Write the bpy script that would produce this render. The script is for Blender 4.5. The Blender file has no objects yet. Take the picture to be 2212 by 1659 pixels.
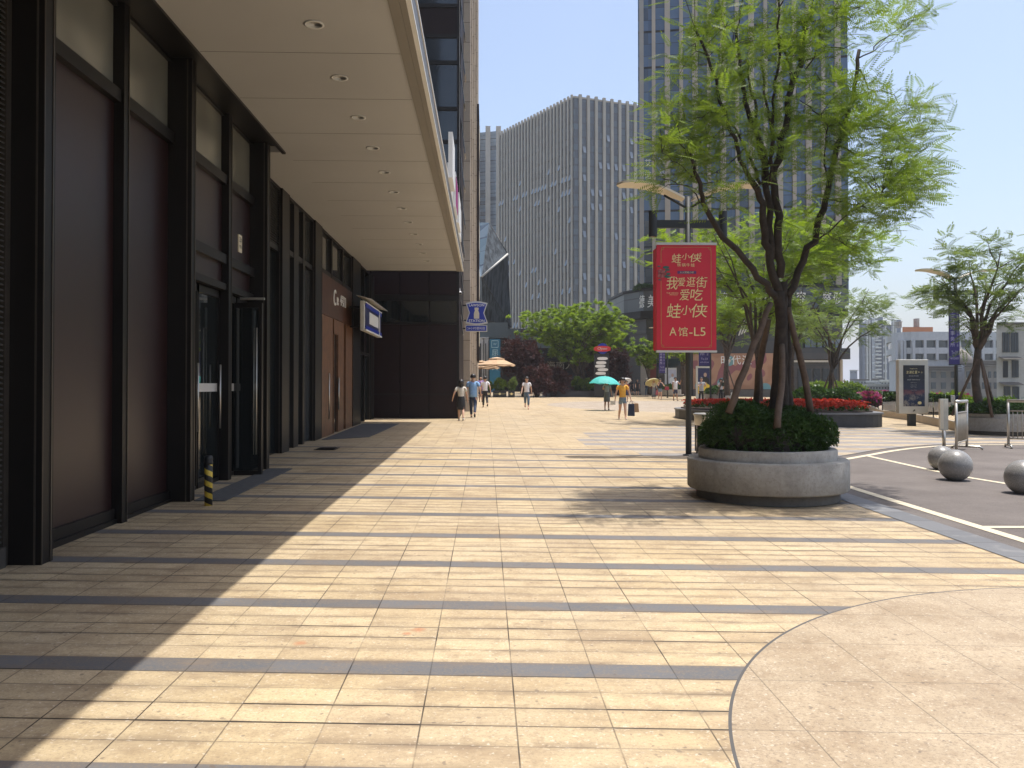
import bpy, math, random
import numpy as np
from mathutils import Vector, Matrix
from math import sin, cos, pi, radians, atan, tan, hypot, floor
random.seed(7); rng = np.random.default_rng(7)
S = bpy.context.scene
COL = S.collection

# ---------------------------------------------------------------- camera, sky, sun, exposure
F = 1801.0; CX = 1106.0; H = 1.6; CW = 2212.0
PITCH = radians(.7); VPY = 831 - F * tan(PITCH); YAW = atan((1106 - 1049) / F)
GX, GY = -.008, .0102                                  # the plaza drains gently: ground z = GX*x + GY*y
fw = Vector((sin(YAW) * cos(PITCH), cos(YAW) * cos(PITCH), sin(PITCH)))
rt = Vector((cos(YAW), -sin(YAW), 0)); up = rt.cross(fw)
cd = bpy.data.cameras.new('camera'); cam = bpy.data.objects.new('camera', cd); COL.objects.link(cam)
cam.matrix_world = Matrix(((rt.x, up.x, -fw.x, 0), (rt.y, up.y, -fw.y, 0), (rt.z, up.z, -fw.z, H), (0, 0, 0, 1)))
cd.sensor_fit = 'HORIZONTAL'; cd.sensor_width = 36; cd.lens = 36 * F / CW
cd.shift_y = (VPY - 829.5) / CW
cd.clip_start = .05; cd.clip_end = 6000
S.camera = cam
SUN_DIR = Vector((-.205, -.085, -1)).normalized()
w = bpy.data.worlds.new("World"); S.world = w; w.use_nodes = True
nt = w.node_tree; nt.nodes.clear()
sky = nt.nodes.new('ShaderNodeTexSky'); sky.sky_type = 'NISHITA'; sky.sun_disc = False
sky.sun_elevation = math.asin(-SUN_DIR.z); sky.sun_rotation = math.atan2(-SUN_DIR.x, -SUN_DIR.y)
sky.air_density = 1.0; sky.dust_density = 3.0; sky.ozone_density = 1.0; sky.altitude = 0
bg = nt.nodes.new('ShaderNodeBackground'); bg.inputs[1].default_value = .15
wo = nt.nodes.new('ShaderNodeOutputWorld')
nt.links.new(sky.outputs[0], bg.inputs[0]); nt.links.new(bg.outputs[0], wo.inputs[0])
sl = bpy.data.lights.new('sun', 'SUN'); sl.energy = 3.35; sl.angle = radians(.53); sl.color = (1, .96, .90)
so = bpy.data.objects.new('sun', sl); COL.objects.link(so)
so.rotation_euler = SUN_DIR.to_track_quat('-Z', 'Y').to_euler(); so.location = (20, 10, 60)
S.view_settings.view_transform = 'Standard'; S.view_settings.look = 'None'
S.view_settings.exposure = 0.62; S.view_settings.gamma = 1
S.cycles.max_bounces = 7; S.cycles.transparent_max_bounces = 12; S.cycles.caustics_reflective = False
S.cycles.caustics_refractive = False; S.cycles.sample_clamp_indirect = 4
S.cycles.volume_bounces = 0

# ---------------------------------------------------------------- survey helpers: a sight line meets the ground or a known wall
def ray(u, v): return fw + rt * ((u - CX) / F) + up * (-(v - VPY) / F)
CAM = Vector((0, 0, H))
def gz(x, y): return GX * x + GY * y
def G(u, v):
    d = ray(u, v); return CAM + d * (H / (GX * d.x + GY * d.y - d.z))
def atY(u, v, Y):
    d = ray(u, v); return CAM + d * (Y / d.y)
def atX(u, v, X):
    d = ray(u, v); return CAM + d * (X / d.x)

# ---------------------------------------------------------------- mesh helpers
class MB:
    def __init__(s): s.v = []; s.f = []; s.m = []; s.sm = []; s.M = None
    def add(s, vs, fs, mi=0, smooth=False):
        o = len(s.v)
        for p in vs:
            p = Vector(p)
            if s.M is not None: p = s.M @ p
            s.v.append(tuple(p))
        for f in fs: s.f.append(tuple(i + o for i in f)); s.m.append(mi); s.sm.append(smooth)
    def box(s, x0, x1, y0, y1, z0, z1, mi=0):
        if x0 > x1: x0, x1 = x1, x0
        if y0 > y1: y0, y1 = y1, y0
        if z0 > z1: z0, z1 = z1, z0
        s.add([(x0,y0,z0),(x1,y0,z0),(x1,y1,z0),(x0,y1,z0),(x0,y0,z1),(x1,y0,z1),(x1,y1,z1),(x0,y1,z1)],
              [(0,3,2,1),(4,5,6,7),(0,1,5,4),(1,2,6,5),(2,3,7,6),(3,0,4,7)], mi)
    def prism(s, pts, z0, z1, mi=0, caps=True):
        n = len(pts)
        a = sum(pts[i][0]*pts[(i+1)%n][1]-pts[(i+1)%n][0]*pts[i][1] for i in range(n))
        if a < 0: pts = pts[::-1]
        vs = [(p[0], p[1], z0 if not callable(z0) else z0(*p[:2])) for p in pts] + [(p[0], p[1], z1 if not callable(z1) else z1(*p[:2])) for p in pts]
        fs = [(i, (i+1)%n, (i+1)%n+n, i+n) for i in range(n)]
        if caps: fs += [tuple(range(n-1,-1,-1)), tuple(range(n, 2*n))]
        s.add(vs, fs, mi)
    def tube(s, pts, rad, n=8, mi=0, cap=True, smooth=True):
        pts = [Vector(p) for p in pts]
        if not hasattr(rad, '__len__'): rad = [rad]*len(pts)
        vs = []; ref = None
        for i, p in enumerate(pts):
            t = (pts[min(i+1, len(pts)-1)] - pts[max(i-1, 0)]).normalized()
            if ref is None:
                ref = Vector((1,0,0)) if abs(t.x) < .8 else Vector((0,1,0))
            a = (ref - t*ref.dot(t)).normalized(); b = t.cross(a); ref = a
            for k in range(n):
                q = 2*pi*k/n; vs.append(p + a*cos(q)*rad[i] + b*sin(q)*rad[i])
        fs = [(i*n+k, i*n+(k+1)%n, (i+1)*n+(k+1)%n, (i+1)*n+k) for i in range(len(pts)-1) for k in range(n)]
        if cap: fs += [tuple(range(n-1,-1,-1)), tuple(range((len(pts)-1)*n, len(pts)*n))]
        s.add(vs, fs, mi, smooth)
    def lathe(s, prof, c=(0,0,0), n=32, mi=0, smooth=True, sx=1, sy=1):
        vs = []; fs = []
        for r, z in prof:
            for k in range(n):
                q = 2*pi*k/n; vs.append((c[0]+r*sx*cos(q), c[1]+r*sy*sin(q), c[2]+z))
        for i in range(len(prof)-1):
            for k in range(n): fs.append((i*n+k, i*n+(k+1)%n, (i+1)*n+(k+1)%n, (i+1)*n+k))
        if prof[0][0] > 1e-6: fs.append(tuple(range(n-1,-1,-1)))
        if prof[-1][0] > 1e-6: fs.append(tuple(range((len(prof)-1)*n, len(prof)*n)))
        s.add(vs, fs, mi, smooth)
    def sphere(s, c, r, n=16, mi=0, sx=1, sy=1, sz=1):
        prof = [(max(1e-7, r*sin(pi*i/n)), -r*cos(pi*i/n)*sz) for i in range(n+1)]
        s.lathe([(a, b) for a, b in prof], c, n*2, mi, True, sx, sy)
    def build(s, name, mats, parent=None, loc=None):
        me = bpy.data.meshes.new(name)
        vs = s.v
        if loc is not None: vs = [(a-loc[0], b-loc[1], c-loc[2]) for a, b, c in vs]
        me.from_pydata(vs, [], s.f)
        if not isinstance(mats, (list, tuple)): mats = [mats]
        for m in mats: me.materials.append(m)
        me.polygons.foreach_set('material_index', s.m); me.polygons.foreach_set('use_smooth', s.sm)
        me.update()
        o = bpy.data.objects.new(name, me); COL.objects.link(o)
        if loc is not None: o.location = loc
        if parent is not None: o.parent = parent
        return o
def sharp(o, ang=35):
    o.data.set_sharp_from_angle(angle=radians(ang)); return o
def bevel(o, w=.01, seg=2):
    b = o.modifiers.new('bevel', 'BEVEL'); b.width = w; b.segments = seg; b.limit_method = 'ANGLE'; return o
def tag(o, label=None, cat=None, group=None, kind=None):
    if label: o['label'] = label
    if cat: o['category'] = cat
    if group: o['group'] = group
    if kind: o['kind'] = kind
    return o
def empty(name, loc, label=None, cat=None, group=None, rz=0):
    o = bpy.data.objects.new(name, None); COL.objects.link(o); o.location = loc; o.rotation_euler = (0,0,rz)
    o.empty_display_size = .2
    return tag(o, label, cat, group)
def frame(origin, xd, upv=(0,0,1)):
    x = Vector(xd).normalized(); y = Vector(upv).normalized(); z = x.cross(y)
    m = Matrix((x, y, z)).transposed().to_4x4(); m.translation = Vector(origin); return m
def copy_tree(o, parent=None):
    c = o.copy(); COL.objects.link(c); c.parent = parent
    for ch in o.children: copy_tree(ch, c)
    return c
_tc = {}
def textmesh(body, bold=0.0, shear=0):
    k = (body, bold, shear)
    if k in _tc: return _tc[k]
    c = bpy.data.curves.new('lettering', 'FONT'); c.body = body; c.offset = bold; c.shear = shear; c.resolution_u = 3
    c.fill_mode = 'FRONT'
    o = bpy.data.objects.new('lettering', c); COL.objects.link(o); bpy.context.view_layer.update()
    me = bpy.data.meshes.new_from_object(o.evaluated_get(bpy.context.evaluated_depsgraph_get()))
    vs = [tuple(v.co) for v in me.vertices]; fs = [tuple(p.vertices) for p in me.polygons]
    bpy.data.objects.remove(o); bpy.data.meshes.remove(me)
    _tc[k] = (vs, fs); return _tc[k]
def text(mb, body, cx, cy, wd=None, ht=None, z=.004, mi=0, bold=0.0, shear=0, stretch=True, thick=0):
    """put body into MB (local x right, y up, z out) filling the box wd x ht centred at cx, cy"""
    vs, fs = textmesh(body, bold, shear)
    if not vs: return
    x0 = min(v[0] for v in vs); x1 = max(v[0] for v in vs); y0 = min(v[1] for v in vs); y1 = max(v[1] for v in vs)
    sx = wd/(x1-x0) if wd else None; sy = ht/(y1-y0) if ht else None
    if sx is None: sx = sy
    if sy is None: sy = sx
    P = [((v[0]-(x0+x1)/2)*sx+cx, (v[1]-(y0+y1)/2)*sy+cy, z) for v in vs]
    mb.add(P, fs, mi)
    if thick:
        from collections import Counter
        ed = Counter(); dirn = {}
        for f in fs:
            for a, b in zip(f, f[1:]+f[:1]): ed[frozenset((a,b))] += 1; dirn[frozenset((a,b))] = (a,b)
        n = len(P); Q = P + [(p[0], p[1], z-thick) for p in P]
        mb.add(Q, [(dirn[e][1], dirn[e][0], dirn[e][0]+n, dirn[e][1]+n) for e, c in ed.items() if c == 1 and len(e) == 2], mi)

# ---------------------------------------------------------------- materials
class NG:
    def __init__(s, mat): s.t = mat.node_tree; s.n = s.t.nodes; s.l = s.t.links
    def node(s, ty, **kw):
        n = s.n.new(ty)
        for k, v in kw.items(): setattr(n, k, v)
        return n
    def put(s, sock, v):
        if hasattr(v, 'links') or isinstance(v, bpy.types.NodeSocket): s.l.new(v, sock)
        else: sock.default_value = v
    def m(s, op, a, b=0.0, c=0.0, clamp=False):
        n = s.node('ShaderNodeMath', operation=op, use_clamp=clamp)
        for i, v in enumerate((a, b, c)): s.put(n.inputs[i], v)
        return n.outputs[0]
    def mix(s, f, a, b, bt='MIX'):
        n = s.node('ShaderNodeMix', data_type='RGBA', blend_type=bt)
        s.put(n.inputs[0], f)
        for k, v in ((6, a), (7, b)):
            if isinstance(v, (tuple, list)): v = tuple(v)[:3] + (1,)
            s.put(n.inputs[k], v)
        return n.outputs[2]
    def noise(s, vec, scale, detail=3, rough=.6, dim='3D'):
        n = s.node('ShaderNodeTexNoise', noise_dimensions=dim); s.l.new(vec, n.inputs['Vector'])
        n.inputs['Scale'].default_value = scale; n.inputs['Detail'].default_value = detail; n.inputs['Roughness'].default_value = rough
        return n.outputs[0]
    def white(s, vec):
        n = s.node('ShaderNodeTexWhiteNoise', noise_dimensions='3D'); s.l.new(vec, n.inputs['Vector']); return n.outputs[0]
    def comb(s, x, y, z=0.0):
        n = s.node('ShaderNodeCombineXYZ')
        for i, v in enumerate((x, y, z)): s.put(n.inputs[i], v)
        return n.outputs[0]
    def ramp(s, f, lo, hi):
        n = s.node('ShaderNodeMapRange', clamp=True); s.put(n.inputs[0], f); n.inputs[1].default_value = lo; n.inputs[2].default_value = hi
        return n.outputs[0]
    def coord(s, k='Object'):
        return s.node('ShaderNodeTexCoord').outputs[k]
    def sep(s, v):
        n = s.node('ShaderNodeSeparateXYZ'); s.l.new(v, n.inputs[0]); return n.outputs
    def bump(s, h, st=.3, dist=.02):
        n = s.node('ShaderNodeBump'); s.put(n.inputs['Height'], h); n.inputs['Strength'].default_value = st; n.inputs['Distance'].default_value = dist
        return n.outputs[0]
def base(name, rough=.6, metal=0, spec=.5):
    m = bpy.data.materials.new(name); m.use_nodes = True
    b = m.node_tree.nodes['Principled BSDF']; b.inputs['Roughness'].default_value = rough; b.inputs['Metallic'].default_value = metal
    b.inputs['Specular IOR Level'].default_value = spec
    return m, NG(m), b
def pm(name, col, rough=.6, metal=0, var=.12, scale=4, bump=0.0, spec=.5, fine=0, rvar=0.0):
    m, g, b = base(name, rough, metal, spec)
    co = g.coord(); n = g.noise(co, scale, 4)
    lo = tuple(max(0, c*(1-var)) for c in col); hi = tuple(min(1, c*(1+var)) for c in col)
    c = g.mix(g.ramp(n, .3, .7), lo, hi)
    if fine:
        c = g.mix(g.m('MULTIPLY', g.ramp(g.noise(co, 60, 2), .35, .65), fine), c, tuple(x*.6 for x in col))
    g.put(b.inputs['Base Color'], c)
    if rvar: g.put(b.inputs['Roughness'], g.m('ADD', g.m('MULTIPLY', n, rvar), rough - rvar/2))
    if bump: g.put(b.inputs['Normal'], g.bump(g.noise(co, scale*6, 4), bump, .01))
    return m
def leafm(name, col, col2, tr=.45, rough=.5):
    m, g, b = base(name, rough, 0, .35)
    geo = g.node('ShaderNodeNewGeometry'); co = g.coord()
    r = geo.outputs['Random Per Island']
    c = g.mix(r, col, col2)
    c = g.mix(g.ramp(g.noise(co, 1.3, 2), .35, .65), c, g.mix(.5, c, tuple(x*.6 for x in col)))
    g.put(b.inputs['Base Color'], c)
    t = g.node('ShaderNodeBsdfTranslucent'); g.put(t.inputs[0], g.mix(1.0, c, (1.0, .95, .45), 'MULTIPLY'))
    mx = g.node('ShaderNodeMixShader'); mx.inputs[0].default_value = tr
    g.l.new(b.outputs[0], mx.inputs[1]); g.l.new(t.outputs[0], mx.inputs[2])
    g.l.new(mx.outputs[0], g.n['Material Output'].inputs[0])
    return m
def glassm(name, tint=(.02,.028,.03), rough=.03, spec=.8, var=0, metal=0):
    m, g, b = base(name, rough, metal, spec)
    co = g.coord(); c = g.mix(g.ramp(g.noise(co, .7, 2), .35, .65), tuple(x*.7 for x in tint), tint)
    g.put(b.inputs['Base Color'], c)
    g.put(b.inputs['Normal'], g.bump(g.noise(co, .8, 1), .04, .05))
    return m
M = {}
M['dark_metal'] = pm('dark bronze metal', (.010,.008,.007), .42, 0, .15, 3, spec=.28)
M['dark_edge'] = pm('worn bronze edge', (.10,.085,.07), .35, .6, .15, 6)
M['maroon'] = pm('maroon coated panel', (.022,.006,.005), .40, 0, .12, 2, spec=.5, fine=.25, rvar=.1)
for nm_ in ('maroon',):
    b_ = M[nm_].node_tree.nodes['Principled BSDF']; b_.inputs['Coat Weight'].default_value = .22; b_.inputs['Coat Roughness'].default_value = .30
M['dark_maroon'] = pm('dark maroon panel', (.013,.004,.004), .5, 0, .12, 2, spec=.25)
M['glass'] = glassm('dark shop glass', (.012,.015,.015))
M['coated'] = glassm('pale clerestory glass', (.42,.42,.37), .22, metal=.45)  # pale base tint stands in for the lit soffit mirrored in the panes
M['coated2'] = glassm('reflective shop glass', (.30,.31,.31), .03, metal=.8)
M['barrier'] = pm('dull stainless bar', (.44,.40,.33), .48, .7, .12, 8)
M['wood'] = pm('red brown timber', (.16,.07,.03), .45, 0, .3, 5)
M['soffit'] = pm('pale soffit panel', (.46,.46,.46), .45, 0, .05, .6, spec=.4, rvar=.12)
M['soffit2'] = pm('soffit trim', (.34,.31,.27), .5, 0, .06, 1)
M['joint'] = pm('joint', (.05,.045,.04), .8)
M['alu'] = pm('aluminium', (.62,.60,.57), .4, .3, .05, 3)
M['steel'] = pm('brushed stainless steel', (.52,.49,.43), .36, .9, .12, 8)
M['white'] = pm('white paint', (.78,.78,.76), .5, 0, .04, 3)
M['white_dirty'] = pm('off white panel', (.60,.59,.54), .5, 0, .08, 3)
M['black'] = pm('black', (.012,.012,.013), .5)
M['yellow'] = pm('yellow tape', (.72,.52,.05), .5, 0, .1, 9)
M['stone'] = pm('warm granite cladding', (.46,.38,.29), .6, 0, .14, 1.5, fine=.2)
M['granite'] = None
M['navy'] = pm('navy sign face', (.008,.030,.36), .35, 0, .03, 3)
M['navy2'] = pm('dark navy print', (.018,.02,.09), .4, 0, .1, 3)
M['redsign'] = pm('red banner cloth', (.66,.022,.050), .55, 0, .05, 2)
M['gold'] = pm('pale gold lettering', (.88,.74,.36), .5, 0, .05, 8)
M['cream'] = pm('cream enamel', (.74,.66,.50), .5, 0, .04, 3)
M['pole'] = pm('charcoal painted steel', (.028,.032,.034), .6, 0, .1, 4)
M['bark'] = pm('dark bark', (.040,.029,.022), .9, 0, .4, 9, bump=.8)
M['bark2'] = pm('brown bark', (.075,.055,.04), .9, 0, .35, 8, bump=.6)
M['stake'] = pm('weathered timber stake', (.12,.08,.055), .85, 0, .3, 9, bump=.4)
M['leaf'] = leafm('fresh pinnate leaf', (.165,.27,.04), (.26,.37,.065), .55)
M['leaf2'] = leafm('bright leaf', (.19,.305,.03), (.28,.405,.05), .56)
M['leaf3'] = leafm('dark shrub leaf', (.030,.080,.012), (.065,.135,.022), .3, .4)
M['leaf4'] = leafm('grey green leaf', (.15,.23,.07), (.22,.30,.10), .5)
M['purple'] = leafm('purple plum leaf', (.055,.014,.016), (.10,.03,.028), .3)
M['redflower'] = leafm('red petal', (.52,.03,.012), (.70,.06,.02), .25)
M['pinkflower'] = leafm('magenta bract', (.42,.05,.27), (.62,.12,.42), .35)
M['soil'] = pm('soil', (.05,.035,.025), .95, 0, .3, 8)
M['skin'] = pm('skin', (.56,.34,.24), .55, 0, .05, 8)
M['hair'] = pm('black hair', (.012,.010,.010), .4, 0, .2, 20)
def cm(name, col, rough=.75): 
    k = 'c_'+name
    if k not in M: M[k] = pm(name, col, rough, 0, .12, 14)
    return M[k]

# plaza paving: courses run across the walk, long joints run along it
def paving():
    m, g, b = base('granite setts paving', .62, 0, .4)
    co = g.coord(); X, Y, Z = g.sep(co)
    Yr = g.m('ADD', Y, g.m('MULTIPLY', X, .052))
    r = g.m('DIVIDE', g.m('SUBTRACT', Yr, 4.470), .2110)
    k = g.m('FLOOR', r); fr = g.m('SUBTRACT', r, k)
    k6 = g.m('FLOORED_MODULO', k, 6.0)
    c = g.m('DIVIDE', g.m('SUBTRACT', X, .142), .4400)
    kc = g.m('FLOOR', c); fc = g.m('SUBTRACT', c, kc)
    cell = g.comb(kc, k); rnd = g.white(cell)
    row = g.white(g.comb(3.3, k))
    big = g.noise(co, .5, 4, .6); mid = g.noise(co, 2.6, 5, .65)
    st = g.noise(g.comb(g.m('MULTIPLY', X, 1.1), g.m('MULTIPLY', Y, 5.0)), 1.6, 5, .65)
    fine = g.noise(co, 62, 4, .85); fine2 = g.noise(co, 48, 2, .6)
    # circles of other stone
    def circ(cx, cy, rad):
        d = g.m('SQRT', g.m('ADD', g.m('POWER', g.m('SUBTRACT', X, cx), 2.0), g.m('POWER', g.m('SUBTRACT', Y, cy), 2.0)))
        return g.m('SUBTRACT', d, rad)
    d1 = circ(4.46, 2.90, 3.46)
    in1 = g.m('LESS_THAN', d1, 0.0)
    Xk = g.m('ADD', g.m('MULTIPLY', g.m('ADD', kc, .5), .44), .142); Yk = g.m('SUBTRACT', g.m('ADD', g.m('MULTIPLY', g.m('ADD', g.m('MULTIPLY', g.m('FLOOR', g.m('DIVIDE', k, 3.0)), 3.0), 1.5), .211), 4.47), g.m('MULTIPLY', Xk, .052))
    d2 = g.m('SUBTRACT', g.m('SQRT', g.m('ADD', g.m('POWER', g.m('SUBTRACT', Xk, 9.6), 2.0), g.m('POWER', g.m('SUBTRACT', Yk, 20.9), 2.0))), 7.15); in2 = g.m('LESS_THAN', d2, 0.0)
    d3 = circ(13.5, 47.0, 10.0); in3 = g.m('LESS_THAN', d3, 0.0)
    near = g.m('LESS_THAN', Y, 19.0)
    band = g.m('LESS_THAN', k6, .5)
    band2 = g.m('MULTIPLY', in2, g.m('LESS_THAN', k6, 2.5))
    isband = g.m('MULTIPLY', g.m('MAXIMUM', g.m('MULTIPLY', band, near), band2), g.m('SUBTRACT', 1.0, in1))
    sand = g.mix(rnd, (.455,.345,.195), (.60,.465,.27))
    sand = g.mix(g.ramp(big, .35, .65), sand, g.mix(.5, sand, (.50,.415,.30)))
    grey = g.mix(rnd, (.108,.112,.120), (.145,.148,.155))
    greyfar = g.mix(rnd, (.24,.235,.235), (.31,.30,.295))
    grey = g.mix(in2, grey, greyfar)
    grey = g.mix(g.m('MULTIPLY', g.ramp(mid, .60, .74), .40), grey, (.26,.255,.25))
    lil = g.mix(rnd, (.36,.335,.325), (.42,.39,.37))
    pink = g.mix(g.ramp(mid, .3, .7), (.365,.285,.19), (.475,.38,.26))
    c0 = g.mix(g.m('ADD', g.m('MULTIPLY', in2, .25), g.m('MULTIPLY', in3, .6)), sand, lil)
    c1 = g.mix(isband, c0, grey); c1 = g.mix(in1, c1, pink)
    # grime: streaks along the courses, broader stains
    gr = g.m('MULTIPLY', g.ramp(st, .48, .68), g.ramp(mid, .38, .60))
    c1 = g.mix(g.m('MULTIPLY', gr, g.m('SUBTRACT', .62, g.m('MULTIPLY', in1, .50))), c1, (.22,.155,.10))
    blot = g.noise(co, 1.1, 6, .75); blot2 = g.noise(g.comb(X, Y, 9.0), 7.0, 5, .7)
    c1 = g.mix(g.m('MULTIPLY', g.ramp(blot, .47, .64), g.m('SUBTRACT', .52, g.m('MULTIPLY', isband, .42))), c1, (.25,.17,.095))
    c1 = g.mix(g.m('MULTIPLY', g.ramp(blot2, .53, .68), g.m('SUBTRACT', .45, g.m('MULTIPLY', isband, .35))), c1, (.23,.155,.09))
    rs0 = 0
    rs = g.white(g.comb(g.m('ADD', kc, 17.0), g.m('FLOOR', g.m('DIVIDE', k, 2.0)), 4.0)); c1 = g.mix(g.m('MULTIPLY', g.m('MULTIPLY', g.m('GREATER_THAN', rs, .80), g.m('SUBTRACT', 1.0, g.m('MAXIMUM', isband, in1))), .17), c1, (.30,.215,.14))
    edge = g.ramp(g.m('MINIMUM', fr, g.m('SUBTRACT', 1.0, fr)), .0, .30)
    c1 = g.mix(g.m('MULTIPLY', g.m('MULTIPLY', g.m('SUBTRACT', 1.0, edge), g.ramp(st, .38, .60)), g.m('SUBTRACT', .62, g.m('MULTIPLY', in1, .62))), c1, (.17,.125,.085))
    sp = g.m('MULTIPLY', g.ramp(fine, .50, .62), .55)
    c1 = g.mix(sp, c1, g.mix(in1, (.25,.19,.12), (.14,.10,.07)))
    c1 = g.mix(g.m('MULTIPLY', g.m('MULTIPLY', g.ramp(fine2, .60, .72), .5), g.m('SUBTRACT', 1.0, isband)), c1, (.70,.62,.50))
    spots = g.noise(co, 21, 1, .5)
    c1 = g.mix(g.m('MULTIPLY', g.ramp(spots, .71, .75), .55), c1, (.12,.09,.07))
    for u_, v_, rr in ((904,1361,.055),(647,1389,.05),(880,1368,.03)):
        q = G(u_, v_); d_ = g.m('SQRT', g.m('ADD', g.m('POWER', g.m('SUBTRACT', X, q.x), 2.0), g.m('POWER', g.m('SUBTRACT', Y, q.y), 2.0)))
        d_ = g.m('ADD', d_, g.m('MULTIPLY', g.m('SUBTRACT', blot2, .5), .12)); c1 = g.mix(g.m('MULTIPLY', g.m('SUBTRACT', 1.0, g.ramp(d_, rr*.3, rr)), .65), c1, (.42,.16,.07))
    # joints
    kk = g.m('ROUND', r); e = g.m('ABSOLUTE', g.m('SUBTRACT', r, kk)); m6 = g.m('FLOORED_MODULO', kk, 6.0)
    def eq(v): return g.m('COMPARE', m6, float(v), .1)
    amp = g.m('ADD', g.m('ADD', g.m('MULTIPLY', g.m('ADD', eq(3), eq(4)), 1.0), g.m('MULTIPLY', eq(0), .95)), g.m('MULTIPLY', g.m('ADD', eq(2), eq(5)), .50))
    amp = g.m('MULTIPLY', amp, g.m('ADD', .65, g.m('MULTIPLY', g.white(g.comb(kc, kk)), .35)))
    wj = g.m('ADD', .012, g.m('MULTIPLY', amp, .026))
    jr = g.m('MULTIPLY', g.m('SUBTRACT', 1.0, g.ramp(g.m('DIVIDE', e, wj), .7, 1.2)), amp)
    ec = g.m('ABSOLUTE', g.m('SUBTRACT', c, g.m('ROUND', c)))
    jc = g.m('MULTIPLY', g.m('SUBTRACT', 1.0, g.ramp(ec, .005, .011)), g.m('ADD', .25, g.m('MULTIPLY', g.ramp(g.noise(co, .9, 3), .40, .60), .7)))
    r2 = g.m('DIVIDE', g.m('SUBTRACT', Yr, 3.84), .633); e2 = g.m('ABSOLUTE', g.m('SUBTRACT', r2, g.m('ROUND', r2)))
    c2 = g.m('DIVIDE', g.m('SUBTRACT', X, 1.46), .66); e3 = g.m('ABSOLUTE', g.m('SUBTRACT', c2, g.m('ROUND', c2)))
    j1 = g.m('MULTIPLY', g.m('MAXIMUM', g.m('SUBTRACT', 1.0, g.ramp(e2, .003, .008)), g.m('SUBTRACT', 1.0, g.ramp(e3, .003, .007))), .45)
    j = g.m('MAXIMUM', jr, jc)
    j = g.m('ADD', g.m('MULTIPLY', j, g.m('SUBTRACT', 1.0, in1)), g.m('MULTIPLY', j1, in1))
    ring = g.m('LESS_THAN', g.m('ABSOLUTE', d1), .008)
    j = g.m('MULTIPLY', j, g.m('SUBTRACT', 1.0, ring))
    c1 = g.mix(ring, c1, (.09,.085,.08))
    cc = g.mix(j, c1, (.018,.013,.010))
    g.put(b.inputs['Base Color'], cc)
    g.put(b.inputs['Roughness'], g.m('ADD', .50, g.m('MULTIPLY', mid, .25)))
    hgt = g.m('ADD', g.m('MULTIPLY', fine, .15), g.m('MULTIPLY', g.m('SUBTRACT', 1.0, j), 1.0))
    g.put(b.inputs['Normal'], g.bump(hgt, .35, .004))
    return m
M['paving'] = paving()
def asphalt():
    m, g, b = base('worn asphalt', .85, 0, .3)
    co = g.coord(); n1 = g.noise(co, .8, 4); n2 = g.noise(co, 75, 4, .85); n3 = g.noise(co, 7, 5, .7)
    c = g.mix(g.ramp(n1, .35, .65), (.150,.128,.115), (.205,.178,.160))
    c = g.mix(g.m('MULTIPLY', g.ramp(n2, .42, .66), .65), c, (.05,.045,.042))
    c = g.mix(g.m('MULTIPLY', g.ramp(n3, .60, .75), .35), c, (.22,.20,.185))
    X, Y, Z = g.sep(co)
    cr = g.noise(g.comb(g.m('MULTIPLY', X, .5), Y), 3.0, 6, .8)
    c = g.mix(g.m('MULTIPLY', g.m('SUBTRACT', 1.0, g.ramp(g.m('ABSOLUTE', g.m('SUBTRACT', cr, .5)), .002, .010)), .35), c, (.03,.028,.026))
    g.put(b.inputs['Base Color'], c); g.put(b.inputs['Normal'], g.bump(n2, .5, .005))
    return m
M['asphalt'] = asphalt()
def paintm():
    m, g, b = base('worn road paint', .6)
    co = g.coord(); n = g.noise(co, 12, 6, .75)
    c = g.mix(g.ramp(n, .54, .72), (.66,.57,.40), (.28,.24,.20))
    g.put(b.inputs['Base Color'], c); return m
M['paint'] = paintm()
def concrete(name, c0, c1, stain):
    m, g, b = base(name, .8, 0, .3)
    co = g.coord(); X, Y, Z = g.sep(co)
    n1 = g.noise(co, 2.6, 7, .72); n2 = g.noise(co, 24, 5, .75)
    streak = g.noise(g.comb(g.m('MULTIPLY', X, 5), g.m('MULTIPLY', Y, 5), g.m('MULTIPLY', Z, .8)), 2, 4, .6)
    c = g.mix(g.ramp(n1, .35, .65), c0, c1)
    c = g.mix(g.m('MULTIPLY', g.ramp(streak, .5, .75), .22), c, stain)
    c = g.mix(g.m('MULTIPLY', g.ramp(n2, .50, .66), .38), c, stain)
    g.put(b.inputs['Base Color'], c); g.put(b.inputs['Normal'], g.bump(n2, .25, .004)); return m
M['conc'] = concrete('cast concrete', (.29,.27,.235), (.43,.405,.36), (.17,.15,.125))
M['conc_dark'] = concrete('darker concrete', (.12,.11,.095), (.17,.155,.135), (.07,.065,.055))
M['plaster'] = concrete('weathered beige render', (.44,.41,.36), (.52,.49,.43), (.25,.23,.20))
M['whitewall'] = concrete('weathered white tile wall', (.46,.475,.49), (.55,.56,.57), (.30,.31,.32))
def granite(name, a, bcol, rough=.45):
    m, g, b = base(name, rough, 0, .5)
    co = g.coord(); n = g.noise(co, 130, 2, .7); n2 = g.noise(co, 50, 2, .6)
    c = g.mix(g.ramp(n, .38, .62), a, bcol); c = g.mix(g.m('MULTIPLY', g.ramp(n2, .6, .7), .4), c, tuple(min(1, x*1.6) for x in bcol))
    c = g.mix(g.m('MULTIPLY', g.ramp(g.noise(co, 3, 4), .5, .75), .35), c, tuple(x*.6 for x in a))
    g.put(b.inputs['Base Color'], c); return m
M['granite'] = granite('polished grey granite', (.15,.14,.13), (.34,.33,.31), .32)
M['granite_dark'] = granite('dark granite blocks', (.035,.036,.038), (.075,.075,.078), .6)
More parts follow.
